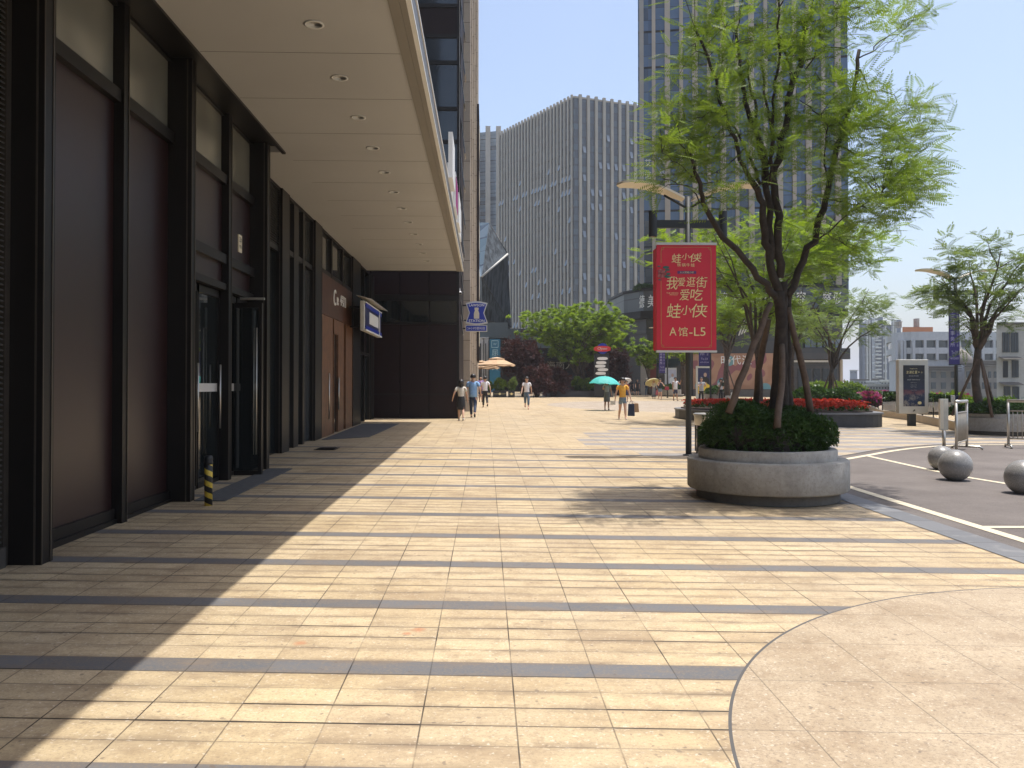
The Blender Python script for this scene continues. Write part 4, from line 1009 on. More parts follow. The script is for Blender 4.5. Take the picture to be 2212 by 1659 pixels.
def wob(pts, rad, amp=.03, k=3):
    """wobble a limb so that it is not a ruler line"""
    P = []; R = []
    for i in range(len(pts)-1):
        a, b = Vector(pts[i]), Vector(pts[i+1])
        for j in range(k):
            t = j/k; q = a.lerp(b, t)
            if i+j: q += Vector(rng.normal(0, amp*min(1, (b-a).length), 3))
            P.append(q); R.append(rad[i]*(1-t)+rad[i+1]*t)
    P.append(Vector(pts[-1])); R.append(rad[-1]); return P, R
def rosettes(centers, outc, tmpl, nf, size, mat, root, name='foliage', flat=.35, droop=-.1, spread=.06, roll=.5, jit=.25):
    pos = []; xd = []; sc = []
    for c in centers:
        c = np.array(c); o = c - np.array(outc); o /= (np.linalg.norm(o)+1e-6); a0 = rng.uniform(0, 2*pi)
        for k in range(nf):
            a = a0 + 2*pi*k/nf + rng.normal(0, .4); d = np.array([cos(a), sin(a), rng.normal(droop, flat)]) + o*rng.uniform(.1,.8)
            pos.append(c + rng.normal(0, spread, 3)); xd.append(d); sc.append(size*rng.uniform(1-jit, 1+jit))
    return bake(name, tmpl, pos, xd, sc, mat, root, roll)
PIN = frond(9, 1.0, .25, .062, .18); PIN5 = frond(6, 1.0, .34, .11); HAND = palm(7, 1.0, .26)
def gen_tree(label, basep, z_fork, crown, rad, nros, tm, nf, size, mat, trunk_r, nlimb=6, group=None, bark='bark2', gap=.0, seed=1, stakes=False, planter_z=0, name='street_tree', lower=.35):
    """trunk, forked limbs reaching into the crown, leaf sprays around limb ends with gaps between clumps"""
    r = np.random.default_rng(seed); b = Vector(basep); c = Vector(crown)
    root = empty(name, b, label, 'tree', group)
    fork = Vector((b.x+r.normal(0,.08), b.y+r.normal(0,.08), z_fork)); mb = MB()
    P, R = wob([b, b.lerp(fork,.5)+Vector((r.normal(0,.04), r.normal(0,.04), 0)), fork], [trunk_r*1.25, trunk_r, trunk_r*.85], .01); mb.tube(P, R, 10)
    kids(mb, 'trunk', M[bark], root)
    tips = []; mb = MB()
    for i in range(nlimb):
        a = 2*pi*i/nlimb + r.normal(0,.3); rr_ = r.uniform(.45,.85)
        tip = c + Vector((rad[0]*rr_*cos(a), rad[1]*rr_*sin(a), rad[2]*r.uniform(-.25,.75)))
        mid = fork.lerp(tip, .45) + Vector((-cos(a)*rad[0]*.12, -sin(a)*rad[1]*.12, .05*rad[2]))
        P, R = wob([fork - Vector((0,0,.1)), mid, tip], [trunk_r*.6, trunk_r*.38, trunk_r*.10], .05); mb.tube(P, R, 7); tips += P[2:]
        for k in range(4):
            q = P[r.integers(2, len(P)-1)]; a2 = a + r.normal(0, .9)
            e = q + Vector((rad[0]*.42*cos(a2), rad[1]*.42*sin(a2), rad[2]*r.uniform(.0,.5))); P2, R2 = wob([q, q.lerp(e,.5)+Vector((0,0,.06)), e], [trunk_r*.16, trunk_r*.1, trunk_r*.04], .04); mb.tube(P2, R2, 5); tips += P2[1:]
    o = kids(mb, 'branches', M[bark], root)
    cl = []
    for k in range(max(6, int(nros/9))):          # clumps
        d = r.normal(0,1,3); d /= np.linalg.norm(d); d[2] = d[2]*(1-lower) + lower*.6; q = r.uniform(.5,1.0)
        cl.append(np.array([c.x+rad[0]*d[0]*q, c.y+rad[1]*d[1]*q, c.z+rad[2]*d[2]*q]))
    cen = []
    for k in range(nros):
        if k % 3 == 0 and tips: t = tips[r.integers(len(tips))]; cen.append(np.array(t) + r.normal(0,.10*rad[0],3)*[1,1,.6])
        else: cen.append(cl[r.integers(len(cl))] + r.normal(0,1,3)*np.array([rad[0],rad[1],rad[2]])*.13)
    rosettes(cen, (c.x, c.y, c.z-rad[2]*.8), tm, nf, size, M[mat], root)
    if stakes:
        for k in range(3):
            a = 2*pi*k/3+.4; mb = MB(); mb.tube([(b.x+.75*cos(a), b.y+.75*sin(a), b.z), (b.x+.06*cos(a), b.y+.06*sin(a), b.z+1.7)], [.045,.035], 7); kids(mb, 'support_stake', M['stake'], root)
    return root
def shrub(name, label, cat, basep, rad, n, tm, size, mat, group=None, core='leaf3', stuff=False, lumps=7, seed=0, flowers=None, parent=None):
    r = np.random.default_rng(seed); b = Vector(basep); pos = []; xd = []
    L = [(np.array([rad[0]*.55*r.uniform(-1,1), rad[1]*.55*r.uniform(-1,1), rad[2]*r.uniform(.25,.55)]), r.uniform(.42,.62)) for _ in range(lumps)]
    for k in range(n):
        c, s_ = L[r.integers(lumps)]; d = r.normal(0,1,3); d /= np.linalg.norm(d); d[2] = abs(d[2])*.9 - .15
        p = c + d*np.array(rad)*s_*r.uniform(.75,1.08); p[2] = max(.02, p[2]); pos.append(np.array(b)+p); xd.append(d+r.normal(0,.5,3))
    root = empty(name, b, label, cat, group) if parent is None else parent
    bake('foliage', tm, pos, xd, size*r.uniform(.7,1.25,n), M[mat], root, .8)
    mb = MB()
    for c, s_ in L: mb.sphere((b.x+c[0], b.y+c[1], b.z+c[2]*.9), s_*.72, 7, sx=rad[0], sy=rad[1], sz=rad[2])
    kids(mb, 'stems', M[core], root)  # solid ellipsoid cores added inside to fill the bush, no modelled stems
    if flowers:
        fm, fn, fs = flowers; idx = r.integers(0, n, fn); bake('flowers', sprig(5, 1, .6, 3), np.array(pos)[idx]+np.array(xd)[idx]*.03, np.array(xd)[idx], fs, M[fm], root, 1)
    return root
SPR = sprig(7, 1.0, .42, 1); SPR2 = sprig(9, 1.0, .30, 2)

# ================================================================ THE NEAR TREE AND ITS PLANTER
PC = Vector((3.80, 11.18, gz(3.8, 11.18)))
pl = empty('round_planter', PC, 'large two tiered round concrete planter at the edge of the asphalt', 'planter')
mb = MB(); mb.lathe([(.90,-.02),(.93,.0),(.93,.15),(.91,.17)], n=96); sharp(mb.build('plinth', M['conc_dark'], pl))
mb = MB(); mb.lathe([(.80,.13),(1.03,.13),(1.05,.15),(1.05,.515),(1.035,.53),(.87,.53)], n=96); sharp(mb.build('outer_ring', M['conc'], pl), 50)
mb = MB(); mb.lathe([(.90,.525),(.90,.655),(.885,.67),(.80,.67),(.79,.655),(.79,.50)], n=96); sharp(mb.build('inner_ring', M['conc'], pl), 50)
mb = MB(); mb.lathe([(.001,.60),(.80,.58)], n=48); mb.build('soil', M['soil'], pl)
sh = empty('clipped_shrub', PC+Vector((0,0,.58)), 'dense dark green shrub mound filling the round planter under the near tree', 'shrub')
pos = []; xd = []; nn = 9000; r_ = np.random.default_rng(11)
LM = [((-.46,-.25,.16),(.46,.5,.50)),((.0,-.40,.10),(.45,.42,.46)),((.50,-.22,.08),(.42,.45,.44)),((-.35,.35,.16),(.45,.42,.52)),((.25,.32,.16),(.5,.45,.50)),((.62,.05,.0),(.36,.42,.40)),((-.66,.0,.02),(.30,.4,.42)),((.30,-.1,.18),(.4,.4,.42)),((-.28,-.0,.2),(.36,.4,.48))]
for k in range(nn):
    c, s_ = LM[r_.integers(len(LM))]; d = r_.normal(0,1,3); d /= np.linalg.norm(d)
    if d[2] < -.35: d[2] *= -1
    p = np.array(c) + d*np.array(s_)*r_.uniform(.82,1.10)
    lim = .775 if p[2] < .14 else .90
    if hypot(p[0],p[1]) > lim: p[:2] *= lim*r_.uniform(.93,1.0)/hypot(p[0],p[1])
    if p[2] < .03: continue
    pos.append(np.array(PC)+[0,0,.58]+p); xd.append(d + r_.normal(0,.55,3))
bake('foliage', sprig(8,1.0,.30,5), pos, xd, r_.uniform(.030,.055,len(pos)), M['leaf3'], sh, .8)
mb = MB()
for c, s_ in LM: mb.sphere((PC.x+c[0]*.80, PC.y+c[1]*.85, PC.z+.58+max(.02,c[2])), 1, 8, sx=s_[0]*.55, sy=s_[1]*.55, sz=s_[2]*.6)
kids(mb, 'stems', M['bark'], sh)  # solid bark-coloured cores added as the mound's dark interior, no modelled stems

def TP(pts, Y, dY=0):
    """limb through sighted points, drifting in depth towards its tip"""
    n = len(pts); return [atY(u, v, Y + dY*i/max(1,n-1)) for i, (u, v) in enumerate(pts)]
def zz(l): return [(1295.6+x*.4143, y*.4143) for x, y in l]
Yt = 11.2
nt_ = empty('near_tree', (3.9, Yt, PC.z+.6), 'nearest tree with many bare dark limbs and feathery light green leaves in the round planter', 'tree')
def limb(name, pts, r0, r1, dY=0, Y=Yt, n=10, k=3, amp=.035, ret=None, pr=None):
    Q = TP(pts, Y, dY); m_ = len(Q); P, R = wob(Q, [r0+(r1-r0)*i/(m_-1) for i in range(m_)], amp, k); mb = MB(); mb.tube(P, R, n)
    o = kids(mb, name, M['bark'], nt_); tipsN.extend(P); return o
tipsN = []
limb('trunk', [(1675,925),(1679,850),(1686,760),(1689,690),(1682,630)], .098, .075, 0, Yt, 14, 4, .012)
limb('trunk', [(1706,925),(1700,840),(1699,740),(1700,680),(1703,625)], .066, .05, .05, Yt+.08, 12, 4, .012)
limb('trunk', [(1695,925),(1693,800),(1692,700),(1692,610)], .06, .055, .05, Yt-.02, 12, 4, .012)
limb('limb', [(1682,650),(1656,612),(1610,568),(1544,485),(1521,439),(1511,398),(1499,356),(1486,323)], .050, .018, -.9)
limb('limb', [(1684,640),(1668,580),(1655,520),(1648,456),(1638,410),(1619,385)], .062, .038, -.1)
limb('limb', [(1640,412),(1619,385),(1598,344),(1586,298),(1565,240),(1548,178),(1532,124),(1501,62)], .032, .016, -.6, Yt-.15)
limb('limb', [(1643,398),(1628,360),(1610,320),(1592,286),(1578,262)], .024, .010, .5)
limb('limb', [(1668,560),(1664,450),(1652,390),(1648,352),(1638,300),(1627,269),(1612,230),(1606,190),(1597,150),(1598,125),(1590,66)], .048, .022, .5)
limb('limb', [(1660,380),(1652,330),(1640,285),(1627,220),(1617,175),(1612,128)], .024, .014, .9)
limb('limb', [(1662,400),(1664,311),(1671,232),(1673,178),(1681,120),(1683,54),(1680,0),(1678,-60),(1690,-130)], .024, .010, -.3)
limb('limb', [(1684,600),(1681,520),(1678,440),(1670,385),(1684,323),(1702,249),(1714,178),(1727,145),(1735,83),(1738,54)], .058, .034, .3)
limb('limb', [(1712,180),(1706,150),(1700,120),(1692,96),(1686,82)], .024, .014, -.3, Yt+.2)
limb('limb', [(1660,400),(1668,300),(1662,240),(1650,180),(1642,130),(1660,110)], .022, .014, .9, Yt+.2)
limb('limb', [(1700,640),(1735,563),(1764,497),(1785,431),(1797,373),(1810,315),(1826,265),(1840,220),(1852,165),(1856,108)], .052, .026, .7)
limb('limb', [(1790,400),(1780,352),(1783,310),(1789,273)], .013, .008, -.4, Yt+.3)
limb('limb', [(1735,551),(1775,510),(1814,479),(1876,432),(1905,415)], .013, .005, -.8)
limb('limb', [(1738,60),(1741,48),(1728,50)], .034, .024, .0, Yt+.3)
# thin shoots that carry the leaves
shoots = [([(1680,20),(1712,-25),(1735,-50)],-.3),([(1548,178),(1560,150),(1562,110),(1560,20)],-.5),([(1560,110),(1600,85),(1660,60)],.1),([(1740,150),(1790,75),(1830,-5)],.4),([(1740,130),(1810,100),(1870,95)],.6),([(1856,125),(1900,95),(1950,65),(2010,20)],.8),([(1856,150),(1880,190),(1930,215),(1990,240)],.9),([(1826,265),(1880,270),(1950,300),(2035,285)],.6),([(1810,315),(1870,340),(1940,380),(2000,400)],.5),([(1785,431),(1840,440),(1900,450),(1960,440)],.2),([(1764,497),(1810,520),(1850,545)],0),([(1511,398),(1470,360),(1430,330)],-.8),([(1521,439),(1480,400),(1430,385)],-.8),([(1500,356),(1470,310),(1450,240)],-.6),([(1532,124),(1500,100),(1470,90)],-.5),([(1565,240),(1520,250),(1460,260)],-.5),([(1592,286),(1550,300),(1500,300)],.4),([(1597,150),(1570,60),(1540,-20)],.6),([(1700,120),(1760,80),(1800,20)],0),([(1789,273),(1750,230),(1720,215)],-.2),([(1678,-60),(1640,-110),(1600,-150)],-.2),([(1738,54),(1760,-30),(1780,-120)],.4),([(1590,66),(1600,-20),(1620,-100)],.5),([(1610,320),(1570,360),(1530,380)],-.2),([(1714,178),(1770,170),(1820,180)],.5)]
for pts, dY in shoots:
    mbs = MB(); Q = TP(pts, Yt+dY*.6, dY*.6); P, R = wob(Q, list(np.linspace(.011,.003,len(Q))), .06, 4); mbs.tube(P, R, 5); tipsN.extend(P[2:]); tipsN.extend(P[4:])
    kids(mbs, 'shoot', M['bark'], nt_)
ell = [(1470,300,80,105,62),(1430,345,38,48,12),(1530,150,85,110,58),(1590,330,120,110,70),(1640,60,150,90,84),(1640,-80,200,70,46),(1680,-220,210,80,50),(1755,215,130,150,108),(1850,330,115,150,126),(1960,310,72,115,62),(1985,385,48,55,26),(1935,30,95,60,36),(1830,-30,100,70,34),(1865,500,62,52,24),(1760,440,70,50,14),(1555,430,50,35,12),(1905,430,60,50,24),(2000,230,30,60,12),(1420,405,25,20,5)]
cen = []
tn = np.array([tuple(p) for p in tipsN])
for u, v, ru, rv, n in ell:
    for k in range(int(n*.68)):
        a = rng.uniform(0, 2*pi); q = math.sqrt(rng.uniform(0,1)); Yq = Yt + rng.normal(.25, .85)
        p = np.array(atY(u+ru*q*cos(a), v+rv*q*sin(a), Yq))
        # sprays gather about the shoots
        d = np.linalg.norm(tn-p, axis=1); j = int(d.argmin()); p = p + (tn[j]-p)*rng.uniform(.05,.42)
        if np.linalg.norm(tn[j]-p) < .85: cen.append(p)
rosettes(cen, (3.9, Yt, 3.2), PIN, 8, .26, M['leaf'], nt_, flat=.34, droop=-.08, spread=.11, roll=.5)
mbs = MB()
for p in cen[::2]:
    d = np.linalg.norm(tn-p, axis=1); j = int(d.argmin()); q = tn[j]
    if d[j] < 1.1: m_ = (p+q)/2 + np.array([0,0,.05]); mbs.tube([q, m_, p], [.005,.004,.002], 4)
kids(mbs, 'twigs', M['bark'], nt_)['kind'] = 'stuff'
for pts, y0, y1 in (([(1574,892),(1609,795),(1639,719),(1665,655)], Yt-.55, Yt-.05),([(1632,880),(1645,765),(1660,690)], Yt+.5, Yt+.1),([(1752,895),(1731,780),(1715,719),(1703,664)], Yt-.1, Yt+.0),([(1679,925),(1686,850),(1689,745)], Yt-.75, Yt-.12)):
    Q = [atY(u, v, y0+(y1-y0)*i/(len(pts)-1)) for i, (u, v) in enumerate(pts)]; mb = MB(); P, R = wob(Q, [.045]*len(Q), .01, 3); mb.tube(P, [.048-.012*i/len(P) for i in range(len(P))], 9); kids(mb, 'support_stake', M['stake'], nt_)
print('near tree ok')
# ================================================================ STREET FURNITURE
def place(root): return Matrix.Translation(-Vector(root.location))
# --- lamp post with the red banner box
LY = 17.1; LX = G(1483,982).x; lz = gz(LX, LY)
def lamp(label, x, y, zbase, group='street lamps with twin blades'):
    r = empty('street_lamp', (x, y, zbase), label, 'street lamp', group)
    mb = MB(); mb.tube([(0,0,-.05),(0,0,5.35)], [.062,.055], 16); mb.build('pole', M['pole'], r)
    mb = MB(); mb.lathe([(.12,0),(.12,.02),(.07,.03)], n=16); mb.build('base_flange', M['pole'], r)
    for s in (-1, 1):      # two long blades rising outward like wings
        P = []; N_ = 14
        for i in range(N_+1):
            t = i/N_; x_ = s*(.10+1.38*t); z_ = 5.28 + .34*sin(min(1,t*1.15)*pi/2) - .05*t*t; hw = (.05+.23*sin(pi*min(1,t*.62+.12)))*(1 if t < .9 else math.sqrt(max(.02, 1-((t-.9)/.1)**2)))
            P.append((x_, z_, hw))
        mb = MB(); vs = []
        for x_, z_, hw in P: vs += [(x_,-hw,z_),(x_,hw,z_),(x_,hw,z_+.045),(x_,-hw,z_+.045)]
        fs = [(0,1,2,3),(N_*4+3,N_*4+2,N_*4+1,N_*4)]
        for i in range(N_):
            o = i*4
            for k in range(4): fs.append((o+k, o+4+k, o+4+(k+1)%4, o+(k+1)%4))
        mb.add(vs, fs, 0, True); sharp(mb.build('lamp_blade', M['cream'], r))
        mb = MB(); mb.tube([(0,0,5.1),(s*.5,0,5.38)], .025, 8); mb.build('blade_arm', M['pole'], r)
        mb = MB(); mb.tube([(s*.73,0,4.52),(s*.73,0,5.05)], .088, 18); cyl = sharp(mb.build('down_light', M['pole'], r))
        mb = MB(); mb.lathe([(.001,-.0),(.07,-.0)], (s*.73,0,4.517), 16); mb.build('lens', M['cream'], cyl)
    mb = MB(); mb.box(-.68,.68,-.04,.04,4.70,4.86); mb.build('cross_bar', M['pole'], r)
    return r
# measured against the photograph: blade tips about 1.45 m from the pole
L1 = lamp('nearest twin bladed street lamp, its pole carrying the red banner box', LX, LY, lz)
bx = empty('banner_box', (LX-.03, LY-.18, 3.35), 'red advertising box with gold characters hung on the nearest lamp pole', 'banner')
a = atY(1418.4, 529, LY-.2); b_ = atY(1547.5, 757, LY-.2); W2 = (b_.x-a.x)/2; zc = (a.z+b_.z)/2; hh = (a.z-b_.z)/2; xc = (a.x+b_.x)/2
bx.location = (xc, LY-.2, zc)
mb = MB(); mb.box(-W2, W2, .0, .016, -hh, hh); mb.box(-W2-.005, W2-.02, .32, .34, -hh+.02, hh-.06); mb.box(-W2+.004,-W2+.02,.017,.319,-hh+.0,hh-.05); bo_ = mb.build('board', M['redsign'], bx)
mb = MB(); mb.box(-W2-.01, W2+.01, -.02, .06, hh, hh+.05); mb.build('top_rail', M['alu'], bx)
mb = MB(); mb.box(-W2-.01, W2+.01, -.02, .06, -hh-.04, -hh); mb.build('bottom_rail', M['alu'], bx)
def rel(u, v):
    """position on the banner face, box units measured on the photograph"""
    return ((u-577)/402*W2, (857-v)/728*hh)
def bt_(mb, body, u0, u1, v0, v1, **k):
    (x0, y1), (x1, y0) = rel(u0, v0), rel(u1, v1); text(mb, body, (x0+x1)/2, (y0+y1)/2, abs(x1-x0), abs(y1-y0), .004, **k)
mb = MB(); mb.M = frame((0,-.001,0), (1,0,0)); mb2 = mb
for ch, u0, u1, v0, v1 in (('蛙',375,505,250,375),('小',510,620,245,330),('侠',622,780,245,365)): bt_(mb, ch, u0, u1, v0, v1, shear=.1)
for i, ch in enumerate('铁锅牛蛙'): bt_(mb, ch, 450+62*i, 502+62*i, 382, 428)
for ch, u0, u1, v0, v1 in (('我',305,460,565,745),('爱',450,560,580,700),('逛',572,700,570,705),('街',705,860,565,720),('爱',480,618,740,895),('吃',625,800,730,895)): bt_(mb, ch, u0, u1, v0, v1, shear=.12)
for ch, u0, u1, v0, v1 in (('蛙',305,500,940,1135),('小',495,640,965,1095),('侠',640,860,940,1130)): bt_(mb, ch, u0, u1, v0, v1, shear=.12)
bt_(mb, 'THE HEROIC', 305, 470, 785, 803); bt_(mb, 'FROGGY', 350, 460, 808, 826); bt_(mb, '®', 752, 778, 235, 262)
bt_(mb, 'A', 345, 440, 1268, 1380); bt_(mb, '馆', 465, 590, 1262, 1390); bt_(mb, '-L5', 612, 832, 1268, 1385)
mb.build('lettering', M['gold'], bo_)
mb = MB(); mb.M = frame((0,-.001,0), (1,0,0))
def rectl(u0, v0, u1, v1): (x0, y0), (x1, y1) = rel(u0, v0), rel(u1, v1); mb.box(x0, x1, y0, y1, 0, .003)
rectl(262,157,880,162); rectl(231,205,238,378); rectl(231,625,238,1500); rectl(908,205,914,1500); rectl(270,1540,885,1545)
for cu, cv, su, sv in ((238,165,1,1),(908,165,-1,1),(240,1540,1,-1),(912,1540,-1,-1)):
    for rad_ in (18, 9):
        (x0, y0) = rel(cu+su*14, cv+sv*14); rr2 = rad_/402*W2; n = 14
        for k in range(n):
            q0, q1 = 2*pi*k/n, 2*pi*(k+1)/n; mb.add([(x0+rr2*cos(q0),y0+rr2*sin(q0),.003),(x0+rr2*cos(q1),y0+rr2*sin(q1),.003),(x0+rr2*.78*cos(q1),y0+rr2*.78*sin(q1),.003),(x0+rr2*.78*cos(q0),y0+rr2*.78*sin(q0),.003)], [(0,1,2,3)])
    rectl(cu, cv+sv*20, cu+su*5, cv+sv*45); rectl(cu+su*20, cv-2, cu+su*45, cv+3)
mb.build('gold_border', pm('dull gold line', (.55,.30,.10), .5), bo_)
mb = MB(); mb.M = frame((0,-.001,0), (1,0,0)); (x0,y0),(x1,y1) = rel(455,488), rel(708,528); mb.box(x0,x1,y0,y1,0,.004); mb.build('violet_label', pm('violet label', (.11,.04,.16), .5), bo_)
mb = MB(); mb.M = frame((0,-.006,0), (1,0,0)); bt_(mb, '人人赞蛙小侠', 485, 675, 494, 522); mb.build('lettering', M['gold'], bo_)
mb = MB(); mb.M = frame((0,-.003,0), (1,0,0))
(x0, y0) = rel(232, 525)
for ring_, rp, npet in ((.072,.026,11),(.045,.022,8),(.018,.018,5)):
    for k in range(npet):
        q = 2*pi*k/npet; cx_, cy_ = x0+ring_*cos(q), y0+ring_*sin(q)
        if cx_ - rp < -W2: continue
        mb.add([(cx_+rp*cos(2*pi*j/8), cy_+rp*sin(2*pi*j/8), .004+.002*(.08-ring_)*10) for j in range(8)], [tuple(range(8))], 0 if k % 2 else 1)
mb.build('peony_print', [pm('peony pink', (.48,.16,.15), .6), pm('peony rose', (.36,.08,.09), .6)], bo_)
mb = MB(); mb.M = frame((0,-.003,0), (1,0,0))
for u, v, ru, rv in ((300,440,45,20),(320,475,38,14),(290,500,20,12),(330,530,32,16),(318,570,46,16),(205,425,24,10),(215,612,22,10),(300,555,24,10)):
    cx_, cy_ = rel(u, v); mb.add([(cx_+ru/402*W2*cos(2*pi*j/10), cy_+rv/728*hh*sin(2*pi*j/10), .004) for j in range(10)], [tuple(range(10))])
mb.build('leaf_print', pm('jade print', (.05,.13,.11), .6), bo_)
# --- second lamp at right
p = G(2066, 897.5); L2 = copy_tree(L1); L2.location = (atY(2066,900,29.8).x, 29.8, gz(17, 29.8)); L2['label'] = 'twin bladed street lamp behind the right tree with a violet banner'
def banner(label, x, y, z0, z1, w_, chars, small, tail, group='violet lamp banners'):
    r = empty('lamp_banner', (x, y, (z0+z1)/2), label, 'banner', group)
    h = (z1-z0)/2; mb = MB(); mb.box(-w_/2, w_/2, -.02, .02, -h, h); f = mb.build('cloth', pm('violet blue cloth', (.035,.025,.16), .6, 0, .1, 2), r)
    mb = MB(); mb.M = frame((0,-.021,0), (1,0,0))
    n = len(chars); top = h*.93; st = (h*1.35)/n
    for i, ch in enumerate(chars): text(mb, ch, -w_*.18, top-st*(i+.5), w_*.42, st*.78, .003)
    n = len(small); st = (h*1.35)/n
    for i, ch in enumerate(small): text(mb, ch, w_*.30, top-st*(i+.5), w_*.17, st*.7, .003)
    text(mb, tail[0], 0, -h*.60, w_*.6, h*.12, .003); text(mb, tail[1], 0, -h*.80, w_*.8, h*.07, .003)
    mb.build('lettering', pm('pale lilac print', (.50,.46,.62), .6), f)
    mb = MB(); mb.box(-w_/2, w_*.62, -.03, .03, h, h+.04); mb.box(-w_/2, w_*.62, -.03, .03, -h-.04, -h); mb.build('bracket_rail', M['pole'], r)
    return r
Yb = 29.7; banner('long violet banner with a column of characters on the right hand lamp', atY(2057.5,700,Yb).x, Yb-.1, atY(2057,787,Yb).z, atY(2057,661,Yb).z, .38, '中正律师事务所', '刑事民商事专业法律服务', ('To.23','400 0234000'))
for u, v0, v1, Yb, lab in ((1521,716,790,56,'violet banner seen just right under the red banner box'),(1430,742,806,66,'violet banner seen left under the red banner box')):
    banner(lab, atY(u,700,Yb).x, Yb, atY(u,v1,Yb).z, atY(u,v0,Yb).z, .74 if Yb==56 else .5, '中正律师事务所', '刑事民商事专业', ('To.23','400 0234'))
    L3 = copy_tree(L1); L3.location = (atY(u,700,Yb).x+.45, Yb+.1, gz(16, Yb)); L3['label'] = ('far twin bladed lamp with a violet banner, nearer of the two behind the red box' if Yb==56 else 'farthest twin bladed lamp, its violet banner left below the red box')
# --- litter bin
p = G(1532, 980); bn = empty('litter_bin', (p.x-.02, p.y+.1, p.z), 'stainless litter bin with dark slatted sides behind the round planter', 'bin')
mb = MB()
for k in range(26):
    q = 2*pi*k/26; mb.M = Matrix.Rotation(q, 4, 'Z'); mb.box(.235,.255,-.018,.018,.05,.60,0)
mb.M = None; mb.lathe([(.23,.04),(.23,.60)], n=26, mi=0); mb.build('slatted_body', M['dark_metal'], bn)
mb = MB(); mb.lathe([(.26,.60),(.265,.62),(.265,.80),(.29,.81),(.29,.84),(.25,.86),(.001,.87)], n=32); sharp(mb.build('lid', M['steel'], bn))
mb = MB()
for k in range(4): q = 2*pi*k/4+.3; mb.tube([(.24*cos(q),.24*sin(q),0),(.24*cos(q),.24*sin(q),.62)], .022, 8)
mb.build('corner_post', M['steel'], bn)
# --- stone balls on the asphalt
for i, (u, v, r_b, lab) in enumerate(((2037,1016,.222,'granite ball bollard farthest back, half hidden by its neighbour'),(2067.7,1038.5,.252,'middle granite ball bollard in front on the white line'),(2216,1067.5,.245,'granite ball bollard cut by the right edge'))):
    p = G(u, v); mb = MB(); mb.sphere((0,0,r_b-.012), r_b, 24); o = mb.build('ball_bollard', M['granite']); o.location = (p.x, p.y+.05, p.z); tag(o, lab, 'bollard', 'granite balls on the asphalt')
# --- stainless crowd barriers
def barrier(label, A, B, z=None, panel=True, feet=(1,1)):
    A = Vector(A); B = Vector(B); d = (B-A); L = d.length; r = empty('crowd_barrier', (A.x, A.y, gz(A.x,A.y)), label, 'barrier', 'stainless crowd barriers', math.atan2(d.y, d.x))
    for x in (0, L): mb = MB(); mb.tube([(x,0,.05),(x,0,1.10)], .030, 12); mb.build('post', M['steel'], r)
    mb = MB(); mb.tube([(-.02,0,1.12),(L+.02,0,1.12)], .038, 12); mb.build('top_rail', M['steel'], r)
    for z0 in (.88, .22): mb = MB(); mb.tube([(0,0,z0),(L,0,z0)], .018, 10); mb.build('rail', M['barrier'], r)
    n = int(L/.095)
    mb = MB()
    for k in range(1, n): mb.tube([(L*k/n,0,.22),(L*k/n,0,.88)], .011, 6)
    mb.build('bars', M['barrier'], r)
    for x, f in ((0,feet[0]),(L,feet[1])):
        if f: mb = MB(); mb.tube([(x,-.33,.02),(x,-.26,.07),(x,.26,.07),(x,.33,.02)], .026, 10); mb.build('foot', M['steel'], r)
    return r
barrier('stainless barrier standing edge on, second from the left, behind the granite balls', (10.30,17.95), (11.15,19.0), feet=(0,1))
barrier('stainless barrier broadside at the right edge of the picture', (12.42,19.45), (14.4,18.7))
mb = MB()
p = G(2039, 966); r = empty('box_post', (p.x, p.y, p.z), 'slim stainless post with tall narrow box left of the barriers', 'post')
mb = MB(); mb.tube([(0,0,0),(0,0,.40)], .04, 12); mb.build('post', M['steel'], r)
mb = MB(); mb.box(-.10,.10,-.03,.05,.40,1.15); bevel(mb.build('box', M['steel'], r), .01)
mb = MB(); mb.box(-.105,-.02,-.034,-.03,.44,1.12); mb.build('cream_face', M['cream'], r)
# --- advertising pylon
p = G(1971, 920); py = empty('advertising_pylon', (p.x, p.y, p.z), 'white framed light box with a dark blue poster on one stub foot', 'pylon'); 
Yp = p.y; kx = Yp/F; W3 = 33.0*kx; z0 = .42; z1 = 2.30
mb = MB(); mb.box(-.12,.12,-.02,.14,-.05,z0+.05); mb.build('foot', M['pole'], py)
mb = MB(); mb.box(-W3, W3, -.10, .12, z0, z1); bevel(mb.build('case', M['white_dirty'], py), .02)
def poster():
    m, g, b = base('night blue poster', .25)
    co = g.coord(); X, Y, Z = g.sep(co); n = g.noise(co, 5, 5, .7)
    c = g.mix(g.ramp(Z, .8, 1.9), (.008,.018,.07), (.004,.005,.014))
    low = g.m('MULTIPLY', g.m('SUBTRACT', 1.0, g.ramp(Z, .85, 1.25)), g.ramp(n, .5, .62)); c = g.mix(low, c, (.34,.30,.26))
    mid = g.m('MULTIPLY', g.m('SUBTRACT', 1.0, g.ramp(g.m('ABSOLUTE', g.m('SUBTRACT', Z, 1.17)), .03, .12)), g.ramp(n, .45, .6)); c = g.mix(g.m('MULTIPLY', mid, .6), c, (.22,.04,.05))
    g.put(b.inputs['Base Color'], c); return m
mb = MB(); mb.box(-W3*.70, W3*.74, -.108, -.101, z0+.26, z1-.20); ps = mb.build('poster', poster(), py)
mb = MB(); mb.M = frame((0,-.109,0), (1,0,0)); text(mb, 'KongFU power', 0, 1.98, .26, .035, .002); 
for i, ch in enumerate('龙湖红星中心'): text(mb, ch, -.22+.1*i, 1.86-.0*i, .085, .10, .002, shear=.1) if i < 4 else text(mb, ch, -.22+.1*i, 1.86, .05, .06, .002)
mb.build('lettering', M['gold'], ps)
